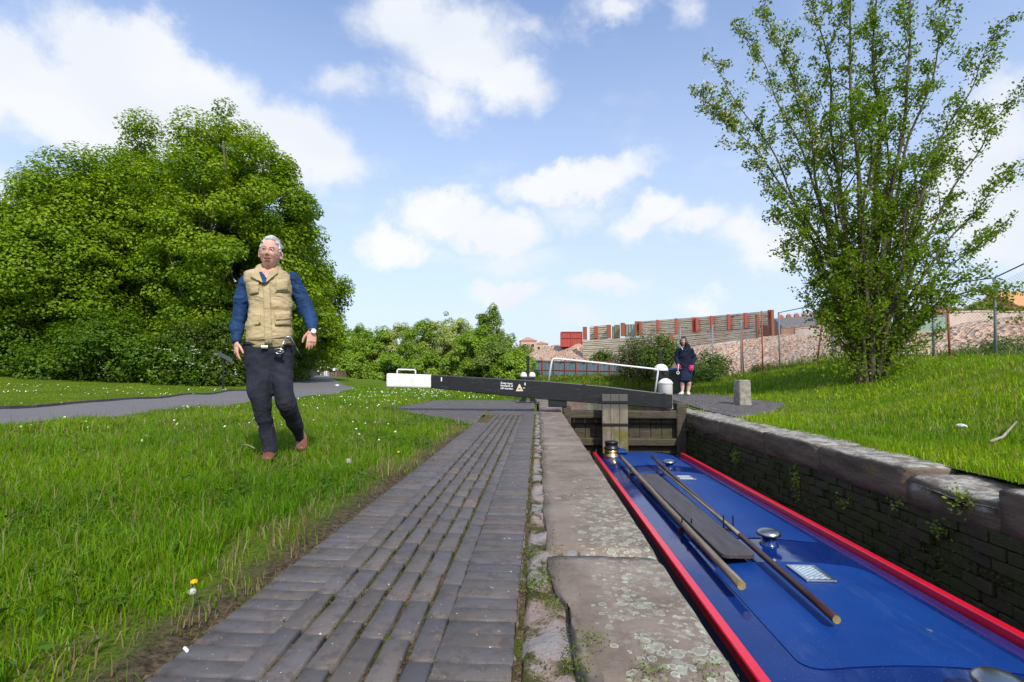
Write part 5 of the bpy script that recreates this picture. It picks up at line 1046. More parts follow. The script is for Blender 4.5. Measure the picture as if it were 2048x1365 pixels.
# interpretation board by the hedge
p = gr(447, 776, 0); p = at(447, 750, 20.3); t = thing('information_board', 'slanted dark information board on one grey leg by the hedge', 'sign board', (p.x, p.y, Hf(p.x, p.y)))
hb = float(at(447, 708, p.y).z) - t.location.z
MB().tube([(0, 0, 0), (0, 0, hb - .25)], .035, 8).build('leg', BLACKIRON, t); MB().box((.05, 0, hb - .15), (.62, .42, .035), Euler((.55, .5, .9)).to_matrix()).build('panel', simple('sign_grey', (.05, .06, .06), .2, 5, .3), t, bevel=.005)
# ================================================================== people
def skinlike(name, c1, c2, sc=9, rough=.5, bump=.15, bd=.003, sheen=0, folds=None):
    m = Mat(name, rough, .35); n = m.noise(sc, 6, .6); m.base(m.mix(m.ramp(n, .3, .7), c1, c2)); h = m.noise(sc * 5, 4)
    if folds: h = m.math('ADD', m.math('MULTIPLY', h, .3), m.noise(folds[0], 4, .5, m.map(folds[1]), 1.2)); m.bump(h, folds[2], folds[3])
    else: m.bump(h, bump, bd)
    return m
SKIN = skinlike('skin', (.56, .285, .21), (.68, .39, .30), 14); SKIN.b.inputs['Subsurface Weight'].default_value = .08; SKIN.b.inputs['Subsurface Radius'].default_value = (.02, .008, .004); SKIN = SKIN.m
SKINW = skinlike('skin_fair', (.55, .33, .25), (.68, .44, .35), 14).m
KHAKI = skinlike('khaki_cotton', (.36, .28, .155), (.47, .375, .215), 5, .85, folds=(9, (1, 1, 2.0), .7, .02)).m; KHAKID = skinlike('khaki_seam', (.29, .22, .12), (.36, .28, .16), 8, .85).m
NAVYS = skinlike('blue_jersey', (.004, .026, .085), (.008, .045, .14), 5, .75, folds=(8, (1, 1, 1.6), .8, .02)).m
TROU = skinlike('dark_navy_twill', (.011, .012, .022), (.024, .026, .042), 5, .9, folds=(6, (1.5, 1.5, .8), .8, .025)).m
SHOE = skinlike('brown_leather', (.14, .05, .03), (.22, .09, .055), 12, .5).m; SOLE = simple('sole', (.10, .06, .045), .3, 20)
HAIR = Mat('grey_hair', .6, .4); n = HAIR.noise(30, 5, .7, HAIR.map((1, .3, .5))); HAIR.base(HAIR.mix(HAIR.ramp(n, .35, .65), (.30, .29, .29), (.66, .65, .65))).bump(HAIR.noise(70, 4, .7, HAIR.map((1, .2, .4))), .9, .006); HAIR = HAIR.m
HAIRB = Mat('brown_hair', .45, .5); n = HAIRB.noise(40, 5, .7, HAIRB.map((1, 1, .2))); HAIRB.base(HAIRB.mix(HAIRB.ramp(n, .35, .65), (.035, .014, .008), (.10, .045, .025))).bump(n, .8, .006); HAIRB = HAIRB.m
LIP = simple('lip', (.42, .13, .11), .1, 20, .4); MOUTH = simple('mouth_dark', (.06, .015, .012), .1, 20, .5); EYEW = simple('eye_white', (.55, .5, .46), .05, 10, .2, bump=0); IRIS = simple('iris', (.03, .04, .05), .1, 10, .1, bump=0)
WIRE = Mat('spectacle_wire', .25, .5, 1); WIRE.base((.35, .30, .28)); WIRE = WIRE.m
NAVYJ = skinlike('navy_jacket', (.004, .007, .018), (.008, .014, .033), 6, .9, folds=(7, (1, 1, 1.3), .7, .02)).m; PINK = simple('pink_glove', (.75, .035, .25), .2, 20, .8); WSHOE = simple('white_trainer', (.72, .66, .64), .15, 20, .6)

def ell_rings(secs, n=20, xa=Vector((1, 0, 0)), ends=True, pw=2.0):
    """secs: (centre, rx, ry); rings perpendicular to the path, rx along xa"""
    rg = []; cs = [Vector(s[0]) for s in secs]
    for i, (c_, rx, ry) in enumerate(secs):
        t = (cs[min(i + 1, len(cs) - 1)] - cs[max(i - 1, 0)]).normalized(); u = (xa - t * xa.dot(t)).normalized(); v = t.cross(u)
        rg.append((Vector(c_), u * rx, v * ry, t, min(rx, ry)))
    full = []
    def ring(c_, u, v): return [c_ + u * math.copysign(abs(math.cos(a)) ** (2 / pw), math.cos(a)) + v * math.copysign(abs(math.sin(a)) ** (2 / pw), math.sin(a)) for a in [2 * math.pi * k / n for k in range(n)]]
    if ends:
        c_, u, v, t, r = rg[0]
        for a in (.08, .35, .7): full.append(ring(c_ - t * r * math.cos(a * math.pi / 2) * .8, u * math.sin(a * math.pi / 2), v * math.sin(a * math.pi / 2)))
    for c_, u, v, t, r in rg: full.append(ring(c_, u, v))
    if ends:
        c_, u, v, t, r = rg[-1]
        for a in (.7, .35, .08): full.append(ring(c_ + t * r * math.cos(a * math.pi / 2) * .8, u * math.sin(a * math.pi / 2), v * math.sin(a * math.pi / 2)))
    return full
def resample(secs, k=4):
    out = []
    for i in range(len(secs) - 1):
        p0, p1, p2, p3 = [secs[min(max(j, 0), len(secs) - 1)] for j in (i - 1, i, i + 1, i + 2)]
        for q_ in range(k):
            t = q_ / k
            def cr_(a, b, c_, d): return .5 * ((2 * b) + (c_ - a) * t + (2 * a - 5 * b + 4 * c_ - d) * t * t + (3 * b - a - 3 * c_ + d) * t ** 3)
            out.append((cr_(Vector(p0[0]), Vector(p1[0]), Vector(p2[0]), Vector(p3[0])), cr_(p0[1], p1[1], p2[1], p3[1]), cr_(p0[2], p1[2], p2[2], p3[2])))
    out.append(secs[-1]); return [(Vector(a), b, c_) for a, b, c_ in out]
def loft(mb, secs, n=20, xa=Vector((1, 0, 0)), k=3, pw=2.0, ends=True): mb.rings(ell_rings(resample(secs, k), n, xa, ends, pw), True)
def remesh(mb, name, mat, parent, vox, folds=0, fs=6, smooth_it=3, fvec=(1, 1, 1)):
    o = mb.build(name, mat); r = o.modifiers.new('r', 'REMESH'); r.mode = 'VOXEL'; r.voxel_size = vox
    s = o.modifiers.new('s', 'SMOOTH'); s.factor = .5; s.iterations = smooth_it
    dg = bpy.context.evaluated_depsgraph_get(); me = bpy.data.meshes.new_from_object(o.evaluated_get(dg)); old = o.data; bpy.data.objects.remove(o)
    me.name = name
    if folds:
        nv = len(me.vertices); co_ = np.empty(nv * 3); me.vertices.foreach_get('co', co_); co_ = co_.reshape(-1, 3); no = np.empty(nv * 3); me.vertices.foreach_get('normal', no); no = no.reshape(-1, 3)
        f_ = np.array([noise.noise(Vector((a * fs * fvec[0] + 1.5 * math.sin(c_ * 9), b * fs * fvec[1], c_ * fs * fvec[2] + a * 3))) - .5 * abs(noise.noise(Vector((a * fs * 2.1, b * fs * 2.1, c_ * fs * 3.1 + 5)))) for a, b, c_ in co_])
        f_ = np.maximum(f_, -.22); me.vertices.foreach_set('co', (co_ + no * f_[:, None] * folds).ravel())
    return mobj(name, me, mat if not len(me.materials) else None, parent, smooth=True)
def head_grid(S, look=0.0):
    """features of a face pointing to -y; S scale"""
    nu, nv = 72, 56; rg = []
    for i in range(1, nv):
        v = math.pi * i / nv; row = []
        for j in range(nu):
            a = 2 * math.pi * j / nu; d = Vector((math.sin(v) * math.sin(a), -math.sin(v) * math.cos(a), -math.cos(v)))
            p = Vector((d.x * .080, d.y * .100, d.z * .122))
            if d.z < 0: k_ = (-d.z) ** 1.6; p.x *= 1 - .30 * k_; p.y = p.y * (1 - .22 * k_) - .012 * k_ * (1 if d.y < 0 else .2)
            else: p.y += .012 * d.z
            if d.y < 0:
                f_ = min(1, -d.y * 1.6); x, z = p.x, p.z
                def g(cx_, cz, sx, sz, am): return am * math.exp(-((x - cx_) / sx) ** 2 - ((z - cz) / sz) ** 2)
                o_ = g(0, .012, .009, .03, .010) + g(0, -.016, .011, .014, .020) + g(.012, -.022, .008, .008, .008) + g(-.012, -.022, .008, .008, .008)
                for s in (-1, 1): o_ += g(s * .031, .014, .015, .011, -.010) + g(s * .030, .034, .02, .008, .005) + g(s * .043, -.018, .018, .018, .006) + g(s * .031, .004, .012, .005, .003) + g(s * .03, -.045, .008, .02, -.003)
                o_ += g(0, -.044, .024, .005, .005) + g(0, -.064, .020, .006, .006) + g(0, -.053, .02, .005, -.010) + g(0, -.095, .022, .016, .010) + g(0, -.077, .02, .006, -.001)
                p.y -= o_ * f_ * 1.1
            row.append(p * S)
        rg.append(row)
    return rg
def make_head(mb, c_, S, rot):
    rg = [[c_ + rot @ p for p in r] for r in head_grid(S)]; mb.rings(rg, True)
    for s in (-1, 1):
        e = c_ + rot @ (Vector((s * .083, .012, -.004)) * S)
        mb.rings([[e + rot @ (Vector((s * (.004 + .009 * math.sin(v)) * 1, math.sin(v) * math.cos(a) * .016 + .004, math.sin(v) * math.sin(a) * .031)) * S + Vector((0, 0, 0))) for a in [2 * math.pi * k / 12 for k in range(12)]] for v in (.15, .6, 1.1, 1.57)], True)
        loft(mb, [(e + rot @ (Vector((s * .0, .006, .024)) * S), .007 * S, .008 * S), (e + rot @ (Vector((s * .010, .014, .010)) * S), .007 * S, .009 * S), (e + rot @ (Vector((s * .008, .010, -.012)) * S), .006 * S, .008 * S), (e + rot @ (Vector((0, -.002, -.026)) * S), .006 * S, .006 * S)], 8)
def hand(mb, o, d, s, nr, L_=.185, curl=.35, thumb=1, spread=.10):
    """o wrist, d along the hand, s across the knuckles toward the index finger side, nr out of the back of the hand"""
    d, s, nr = (Vector(v).normalized() for v in (d, s, nr)); k = L_ / .185; o = Vector(o)
    mb.rings(ell_rings(resample([(o - d * .02, .027 * k, .019 * k), (o + d * .015 * k, .031 * k, .018 * k), (o + d * .055 * k, .040 * k, .016 * k), (o + d * .092 * k, .041 * k, .013 * k)], 3), 16, s), True)
    for i, (off, ln) in enumerate(((.030, .070), (.010, .079), (-.011, .074), (-.031, .058))):
        p = o + d * (.088 - .004 * abs(i - 1)) * k + s * off * k; dd = (d + s * (off / .03) * spread).normalized(); pts = [p]; ang = curl * (.6 + .2 * i); rr = [.0098 * k]
        for q_, fr in enumerate((.46, .30, .24)):
            a = ang * (.6 + q_ * .55); dd2 = (dd * math.cos(a) - nr * math.sin(a)).normalized(); pts.append(pts[-1] + dd2 * ln * fr * k); rr.append((.0092, .0083, .0066)[q_] * k)
        mb.rings(ell_rings([(a_, b_, b_) for a_, b_ in zip(pts, rr)], 10, s), True)
    p = o + d * .022 * k + s * .026 * k; t1 = p + (d * .6 + s * .62 - nr * .35).normalized() * .042 * k; t2 = t1 + (d * .85 + s * .25 - nr * .35).normalized() * .032 * k; t3 = t2 + (d * .95 + s * .05 - nr * .35).normalized() * .026 * k
    mb.rings(ell_rings([(p - d * .005, .015 * k, .014 * k), (t1, .0115 * k, .0115 * k), (t2, .0105 * k, .010 * k), (t3, .008 * k, .007 * k)], 10, nr), True)

# ------------------------------------------------------------------ the man on the lawn
O = gr(540, 921, 0); MY = O.y; PHI = math.atan2(-O.x, O.y) * .92; man = thing('person', 'grey-haired man in khaki vest, blue sleeves and dark trousers walking on the lawn', 'person', (O.x, O.y, 0), PHI)
RM = Matrix.Rotation(PHI, 3, 'Z'); RMi = RM.transposed()
def mp(px, py, dy=0):
    d = ray(px, py); nrm = RM @ Vector((0, 1, 0)); o3 = Vector((O.x, O.y, 0)); t = ((o3 - EYE).dot(nrm) + dy) / d.dot(nrm); return RMi @ (EYE + d * t - o3)
PX = (mp(560, 700).x - mp(520, 700).x) / 40
S = 1.09; HC = mp(540.5, 508, -.05); hrot = Euler((R(2), R(3), R(-8))).to_matrix() @ Matrix.Diagonal((.86, 1, 1))
body = MB(); make_head(body, HC, S, hrot)
loft(body, [(mp(537, 556, .03), .075, .07), (mp(538, 545, .02), .060, .062), (mp(539, 532, .01), .056, .060), (HC + Vector((0, .02, -.03)), .055, .06)], 18)
loft(body, [(mp(538, 720, .02), .16, .10), (mp(538, 690, .02), .165, .105), (mp(540, 650, .0), .13, .09), (mp(540, 610, .0), .135, .09), (mp(539, 580, .01), .135, .085), (mp(538, 560, .03), .12, .065), (mp(538, 549, .03), .09, .06)], 20)
armL = [(mp(496, 562, .03), .030), (mp(486, 590, .04), .033), (mp(479, 632, .05), .034), (mp(474, 658, .02), .030), (mp(473, 684, -.03), .027)]
armR = [(mp(583, 558, .03), .030), (mp(597, 585, .04), .033), (mp(613, 619, .03), .034), (mp(621, 640, -.05), .030), (mp(624, 661, -.13), .027)]
for arm in (armL, armR): loft(body, [(p, r, r) for p, r in arm], 14)
hand(body, mp(473, 686, -.035), (.03, -.15, -1), (.35, -.85, .1), (-.95, -.3, .0), .165, .55, spread=.02)
hand(body, mp(624.5, 662, -.135), (-.05, -.1, -1), (-.9, -.25, .05), (.2, -.95, .1), .175, .42, spread=.04)
lgP = [(mp(518, 715, .02), .085), (mp(520, 783, -.03), .062), (mp(525, 815, -.02), .055), (mp(533, 855, .02), .052), (mp(539, 905, .05), .037)]
lgS = [(mp(564, 715, .02), .085), (mp(567, 783, -.05), .062), (mp(577, 812, -.03), .055), (mp(592, 850, .15), .050), (mp(603, 876, .30), .036)]
for lg in (lgP, lgS): loft(body, [(p, r, r) for p, r in lg], 14)
bodyo = remesh(body, 'body', SKIN, man, .0036, smooth_it=2)
# clothes
def seg(py, xl, xr, hd, dy=0): return (mp((xl + xr) / 2, py, dy), (xr - xl) / 2 * PX, hd)
tr = MB()
loft(tr, [seg(676, 491, 585, .118, .01), seg(692, 486, 588, .125, .01), seg(712, 488, 590, .125, .015), seg(735, 494, 588, .11, .02)], 28, pw=2.3)
loft(tr, [seg(712, 488, 545, .115, .01), seg(745, 492, 550, .105, .0), seg(783, 496, 545, .090, -.03), seg(805, 502, 544, .082, -.03), seg(830, 510, 544, .070, .0), seg(859, 518, 549, .066, .03), seg(885, 523, 555, .070, .04), seg(905, 523, 558, .074, .04)], 24, ends=False, pw=2.2)
loft(tr, [seg(712, 535, 590, .115, .01), seg(745, 540, 588, .105, -.01), seg(783, 546, 588, .095, -.06), seg(808, 553, 595, .090, -.05), seg(830, 566, 601, .078, .05), seg(852, 580, 608, .07, .17), seg(874, 589, 612, .072, .31)], 24, ends=False, pw=2.2)
tro = remesh(tr, 'trousers', TROU, man, .0075, folds=.013, fs=7, smooth_it=3, fvec=(1, 1, 1.2))
vest_prof = [(540, 508, 566, .078), (543, 501, 573, .088), (547, 494, 580, .100), (553, 489.5, 584, .110), (565, 489, 584.5, .120), (590, 494, 585, .128), (614, 497, 586, .130), (640, 495.5, 585, .134), (660, 492, 586.5, .140), (676, 490, 587.5, .142), (683, 491, 587, .141)]
vs_ = MB(); secs = [seg(*v[:3], v[3], .0 + .025 * (v[0] < 560)) for v in vest_prof]
loft(vs_, secs, 40, k=2, pw=2.35)
vesto = remesh(vs_, 'vest', KHAKI, man, .006, folds=.017, fs=7, smooth_it=2, fvec=(1, 1, 2))
def vsurf(px, py, off):
    w_ = [np.interp(py, [v[0] for v in vest_prof], [v[k] for v in vest_prof]) for k in (1, 2, 3)]; c_ = (w_[0] + w_[1]) / 2; hw_ = (w_[1] - w_[0]) / 2; t = max(-.97, min(.97, (px - c_) / hw_))
    y = -(w_[2] * (1 - abs(t) ** 2.35) ** (1 / 2.35)) - off + (.025 if py < 560 else .0) * (1 if py < 553 else .5)
    return mp(px, py, y)
def patch(name, quad, off, th, mat, par, g=8, rnd=.0):
    (a, b, c_, d) = [Vector((*q_, 0)) for q_ in quad]; mb = MB(); rf, rb = [], []
    for i in range(g + 1):
        for j in range(g + 1):
            u, v = i / g, j / g; p = a.lerp(b, u).lerp(d.lerp(c_, u), v); e = min(u, 1 - u, v, 1 - v); rf.append(vsurf(p.x, p.y, off + th * (.45 if e == 0 else 1) + .0015 * math.sin(p.x * 1.1 + p.y))); rb.append(vsurf(p.x, p.y, off - .012))
    n_ = g + 1; fs_ = []
    for i in range(g):
        for j in range(g): q_ = (i * n_ + j, (i + 1) * n_ + j, (i + 1) * n_ + j + 1, i * n_ + j + 1); fs_.append(q_); fs_.append(tuple(n_ * n_ + k for k in q_[::-1]))
    for i in range(g):
        fs_ += [(i * n_, (i + 1) * n_, n_ * n_ + (i + 1) * n_, n_ * n_ + i * n_), (i * n_ + g, n_ * n_ + i * n_ + g, n_ * n_ + (i + 1) * n_ + g, (i + 1) * n_ + g), (i, n_ * n_ + i, n_ * n_ + i + 1, i + 1), (g * n_ + i, g * n_ + i + 1, n_ * n_ + g * n_ + i + 1, n_ * n_ + g * n_ + i)]
    mb.add(rf + rb, fs_); return mb.build(name, mat, par, smooth=True)
for q_, th in (((( 495, 566), (517, 561), (517, 588), (497, 592)), .007), (((550, 560), (579, 556), (580, 584), (550, 586)), .007), (((496, 628), (521, 626), (521, 650), (495, 654)), .009), (((549, 625), (581, 622), (582, 650), (550, 652)), .009)):
    o = patch('pocket', q_, .004, th, KHAKI, vesto)
for q_ in (((496, 568), (518, 564), (517, 586), (499, 590)), ((551, 563), (578, 560), (576, 580), (553, 582)), ((517, 628), (521, 628), (521, 647), (517, 647)), ((551, 628), (582, 625), (581, 639), (552, 641))):
    o = patch('pocket_flap', q_, .015, .008, KHAKI, vesto)
patch('placket', ((526, 568), (539, 561), (545, 688), (529, 690)), .006, .007, KHAKI, vesto); patch('zip_line', ((538.6, 562), (539.4, 562), (542.2, 612), (541.2, 612)), .012, .003, KHAKID, vesto, 6)
patch('waistband', ((491, 676), (587, 667), (586, 674), (492, 682)), .007, .004, KHAKID, vesto, 14)
# V of the shirt, skin, collar flaps
sh_ = MB()
for arm, k in ((armL, 0), (armR, 1)):
    prof = ((.064, .066), (.063, .062), (.056, .058), (.052, .050), (.036, .038)) if not k else ((.064, .066), (.066, .064), (.066, .062), (.052, .050), (.038, .040))
    pts = [p for p, _ in arm]; pts[-1] = pts[-1] + Vector((0, 0, .012)); loft(sh_, [(p, a, b) for p, (a, b) in zip(pts, prof)], 20, ends=True)
loft(sh_, [(mp(539, 640, 0), .14, .09), (mp(539, 600, 0), .155, .095), (mp(538.5, 566, .02), .165, .09), (mp(538.5, 553, .035), .13, .075)], 20)
sho = remesh(sh_, 'shirt', NAVYS, man, .006, folds=.020, fs=8, smooth_it=2, fvec=(1, 1, 1.6))
for p, a_ in ((armL, .033), (armR, .035)):
    e = p[-1][0] + Vector((0, 0, .006)); d_ = (p[-1][0] - p[-2][0]).normalized(); mb = MB(); loft(mb, [(e - d_ * .035, a_ + .006, a_ + .008), (e, a_ + .001, a_ + .003)], 18); mb.build('cuff', NAVYS, sho, smooth=True)
patch('shirt_front', ((513, 541), (545, 543), (530, 569), (525, 569)), .027, .004, NAVYS, sho); patch('throat', ((518.5, 537), (553, 536), (536, 557), (533, 557)), .028, .004, SKIN, bodyo)
patch('collar_flap', ((511, 537), (518, 545), (526, 566), (501, 555)), .030, .007, KHAKI, vesto); patch('collar_flap', ((556, 531), (556, 547), (531, 566), (537, 547)), .034, .007, KHAKI, vesto)
mb = MB(); rg = []
for k in range(21):
    a = R(-60 + 300 * k / 20); c_ = mp(537, 541, .03); u = Vector((math.cos(a) * .088, math.sin(a) * .078, 0)); h0, h1 = Vector((0, 0, -.02)), Vector((0, 0, .036 - .018 * (abs(k - 10) / 10)))
    rg.append([c_ + u * 1.1 + h0, c_ + u * 1.02 + h1, c_ + u * .95 + h1, c_ + u * 1.0 + h0])
mb.rings(rg); mb.build('collar', KHAKI, vesto, smooth=True)
# belt, buckle
bw = MB(); loft(bw, [seg(686.5, 486, 588.5, .1305, .01), seg(692, 485.5, 588.5, .1325, .01)], 30, pw=2.3, ends=False); bw.build('belt', SHOE if False else BLACKIRON, man, smooth=True)
STL = Mat('bright_metal', .3, .5, 1); STL.base((.55, .56, .56)); STL = STL.m
MB().box(mp(529, 695, -.135), (.05, .012, .022)).build('belt_buckle', STL, man, bevel=.004)
# shoes
mb = MB(); a0 = mp(540, 914, .06); loft(mb, [(Vector((a0.x + .01, a0.y + .05, .045)), .04, .045), (Vector((a0.x, a0.y, .045)), .042, .04), (Vector((a0.x - .008, a0.y - .09, .038)), .046, .032), (Vector((a0.x - .014, a0.y - .165, .028)), .038, .024)], 18, k=3); so_ = remesh(mb, 'shoe', SHOE, man, .006)
sp = mp(604, 874, .33); tp_ = mp(603, 897, .22); mb = MB(); loft(mb, [(sp + Vector((0, .05, .0)), .038, .042), (sp.lerp(tp_, .35), .045, .042), (sp.lerp(tp_, .8), .046, .035), (tp_ + Vector((0, -.02, 0)), .038, .026)], 18, k=3); remesh(mb, 'shoe', SHOE, man, .006)
# face details
def hp(x, y, z): return HC + hrot @ (Vector((x, y, z)) * S)
for s in (-1, 1):
    mb = MB(); mb.lathe(hp(s * .031, -.0835, .013), [(.001, -.011), (.008, -.008), (.011, 0), (.008, .008), (.001, .011)], 14); eo = mb.build('eye', EYEW, man, smooth=True)
    mb = MB(); mb.lathe(hp(s * .031, -.0925, .013), [(.001, -.0045), (.0042, -.002), (.0048, 0), (.0042, .002), (.001, .0045)], 12); mb.build('iris', IRIS, eo, smooth=True)
    mb = MB(); mb.tube([hp(s * .016, -.094, .0185), hp(s * .031, -.0965, .021), hp(s * .047, -.088, .0165)], [.0035, .005, .003], 7); mb.build('eyelid', SKIN, man, smooth=True)
    mb = MB(); mb.tube([hp(s * .014, -.101, .030), hp(s * .032, -.099, .037), hp(s * .052, -.085, .031)], [.003, .0045, .002], 7); mb.build('eyebrow', HAIR, man, smooth=True)
mb = MB(); mb.tube([hp(-.022, -.093, -.053), hp(-.008, -.100, -.0515), hp(.008, -.100, -.0515), hp(.022, -.093, -.053)], [.003, .0065, .0065, .003], 8); mb.build('mouth', MOUTH, man, smooth=True)
mb = MB(); mb.tube([hp(-.026, -.092, -.053), hp(-.010, -.1015, -.0445), hp(0, -.102, -.0455), hp(.010, -.1015, -.0445), hp(.026, -.092, -.053)], [.0018, .0035, .0032, .0035, .0018], 7)
mb.tube([hp(-.024, -.091, -.055), hp(-.010, -.0995, -.0605), hp(.010, -.0995, -.0605), hp(.024, -.091, -.055)], [.002, .0042, .0042, .002], 7); mb.build('lips', LIP, man, smooth=True)
gl = MB()
for s in (-1, 1):
    ring = [hp(s * .033 + .023 * math.copysign(abs(math.cos(a)) ** .7, math.cos(a)), -.112 + .006 * abs(math.cos(a)) * (1 if math.cos(a) * s > 0 else 0), .009 + .0145 * math.copysign(abs(math.sin(a)) ** .7, math.sin(a))) for a in [2 * math.pi * k / 20 for k in range(21)]]
    gl.tube(ring, .0011, 5, caps=False); gl.tube([hp(s * .056, -.106, .014), hp(s * .082, -.05, .012), hp(s * .088, .01, .010)], .0012, 5)
gl.tube([hp(-.010, -.112, .013), hp(0, -.116, .016), hp(.010, -.112, .013)], .0011, 5); gl.build('spectacles', WIRE, man, smooth=True)
def hairmesh(rg, test, off, mat, par, c_, rot, S, amp, sc_, name='hair'):
    mb = MB(); idx = {}; vs2, fs2 = [], []
    R_ = rg; nu = len(R_[0]); outer, inner = [], []
    for r_ in R_:
        for p in r_:
            d = p.normalized(); q_ = p + d * (off(p) * S) ; nn = noise.noise(q_ * sc_) * amp + noise.noise(q_ * sc_ * 2.7) * amp * .5; outer.append(c_ + rot @ (q_ + d * nn)); inner.append(c_ + rot @ (p * .97))
    for i in range(len(R_) - 1):
        for j in range(nu):
            ids = (i * nu + j, i * nu + (j + 1) % nu, (i + 1) * nu + (j + 1) % nu, (i + 1) * nu + j); m_ = sum((R_[k // nu][k % nu] for k in ids), Vector()) / 4
            if test(m_): fs2.append(ids)
    fs2.append(tuple(range((len(R_) - 1) * nu, len(R_) * nu)))
    # rim
    cnt = {}
    for f_ in fs2:
        for a, b in zip(f_, f_[1:] + f_[:1]): cnt[(a, b)] = 1
    N0 = len(outer); extra = [(b, a, a + N0, b + N0) for (a, b) in cnt if (b, a) not in cnt]
    used = sorted({k for f_ in fs2 + extra for k in f_}); mpd = {k: i for i, k in enumerate(used)}; al = outer + inner
    mb.add([al[k] for k in used], [tuple(mpd[k] for k in f_) for f_ in fs2 + extra]); return mb.build(name, mat, par, smooth=True)
rg = head_grid(S)
def mhair(p):
    x, y, z = p / S
    if y > .035: return z > -.055
    if y > -.025: return z > (.012 if y < .0 else -.03) if abs(x) > .05 else z > .06
    return z > .092 if abs(x) < .045 else z > .065
hairmesh(rg, mhair, lambda p: .006 + .010 * max(0, p.z / .12) , HAIR, man, HC, hrot, S, .003, 30)
mb = MB()
for k in range(260):
    a = random.uniform(0, 6.28); v = random.uniform(0, 1.15); d = Vector((math.sin(v) * math.sin(a), math.sin(v) * math.cos(a) + .15, math.cos(v)))
    if d.y < -.55: continue
    p = Vector((d.x * .088, d.y * .106, d.z * .136)); t_ = Vector((d.x * .2 + .5 + random.gauss(0, .2), random.uniform(.3, .9), random.uniform(-.25, .05))); mb.tube([hp(*p), hp(*(p + t_ * .012)), hp(*(p + t_ * .026 - Vector((0, 0, .004))))], [.0022, .0018, .0006], 4, caps=False)
mb.build('hair_strands', HAIR, man, smooth=True)
wr = armR[-1][0]; d_ = (armR[-1][0] - armR[-2][0]).normalized(); mb = MB(); loft(mb, [(wr - d_ * .002, .034, .034), (wr + d_ * .014, .033, .033)], 18, ends=False); wt = mb.build('watch', STL, man, smooth=True)
MB().lathe(wr + Vector((.012, -.037, -.008)), [(.019, 0), (.019, .009), (.001, .009)], 18, axis=Matrix.Rotation(R(90), 3, 'X')).build('dial', WHITE, wt)
# windlass hanging from the belt
wl = thing('windlass', 'steel lock windlass tucked in the belt at the man\'s left hip', 'windlass', tuple(RM @ mp(566, 690, -.17) + Vector((O.x, O.y, 0))))
q1, q2, q3, q4 = [RM @ mp(u, v, dy) + Vector((O.x, O.y, 0)) for u, v, dy in ((571, 676, -.16), (561, 700, -.18), (580, 674, -.15), (589, 690, -.15))]
kid(MB().tube([q1, q2], .008, 8).tube([q1 + Vector((.0, 0, .005)), q3, q4], .008, 8).build('handle', STL, wl, smooth=True), wl)
mb = MB()
hx = [q2 + Vector((math.cos(a) * .034 - .012, -.01 * math.sin(a), math.sin(a) * .02 - .012)) for a in [2 * math.pi * k / 12 for k in range(13)]]; mb.tube(hx, .008, 6); mb.tube([q2 + Vector((-.04, 0, -.012)), q2 + Vector((.016, 0, -.012))], .006, 6); kid(mb.build('socket', STL, wl, smooth=True), wl)
kid(MB().tube([q4, q4 + Vector((.03, .0, -.05)), q4 + Vector((.055, .01, -.10))], .006, 6).build('strap', BLACKIRON, wl, smooth=True), wl)

# ------------------------------------------------------------------ the woman across the lock
O2 = at(1370, 789, 14.2); WY = 14.2; gz = Hf(O2.x, WY) + .025; woman = thing('person', 'woman in navy hooded jacket and pink gloves standing on the offside paving', 'person', (O2.x, WY, gz), -.26)
RW = Matrix.Rotation(-.26, 3, 'Z'); RWi = RW.transposed(); zfix = float(at(1370, 790, WY).z)
def wp(px, py, dy=0):
    d = ray(px, py); nrm = RW @ Vector((0, 1, 0)); o3 = Vector((O2.x, WY, zfix)); t = ((o3 - EYE).dot(nrm) + dy) / d.dot(nrm); return RWi @ (EYE + d * t - o3)
Q = WY / F0; body = MB(); HC2 = wp(1367, 682.5, -.12); wrot = Euler((R(2), 0, R(-6))).to_matrix(); make_head(body, HC2, 1.0, wrot)
loft(body, [(wp(1368, 700, -.05), .06, .06), (wp(1367, 690, -.09), .05, .052), (HC2, .045, .05)], 16)
loft(body, [(wp(1371, 748, .04), .15, .11), (wp(1371, 730, .02), .15, .11), (wp(1370, 712, -.02), .14, .10), (wp(1369, 702, -.04), .15, .08)], 18)
aL = [(wp(1357, 701, -.03), .045), (wp(1353, 716, .0), .038), (wp(1355, 727, -.12), .030)]; aR = [(wp(1382, 701, -.03), .045), (wp(1388, 717, .0), .038), (wp(1384, 728, -.14), .030)]
for a in (aL, aR): loft(body, [(p, r, r) for p, r in a], 12)
w1, w2_ = wp(1364.8, 789, 0), wp(1376.5, 789.5, 0)
for hx_, kx, ank in ((1364.5, 1365, w1), (1377.5, 1378, w2_)): loft(body, [(wp(hx_, 742, .04), .09, .09), (wp(kx, 762, -.02), .06, .06), (wp(kx, 771, .02), .055, .055), (Vector((ank.x, ank.y + .02, .09)), .036, .04)], 14)
wb = remesh(body, 'body', SKINW, woman, .006)
jk = MB()
loft(jk, [(wp(1370, 739, .02), .185, .145), (wp(1370.5, 728, .01), .185, .145), (wp(1370, 716, -.02), .175, .135), (wp(1369.5, 704, -.04), .185, .115), (wp(1369, 697.5, -.05), .15, .09), (wp(1368.5, 693, -.05), .085, .075)], 28)
for a in (aL, aR): loft(jk, [(p, r, r) for p, r in zip([a[0][0], a[0][0].lerp(a[1][0], .5), a[1][0], a[2][0]], (.075, .078, .075, .05))], 16)
loft(jk, [(wp(1372, 699, .05), .12, .07), (wp(1372.5, 692.5, .0), .11, .07), (wp(1371, 688, -.03), .08, .05)], 16)
jo = remesh(jk, 'jacket', NAVYJ, woman, .009, folds=.025, fs=6)
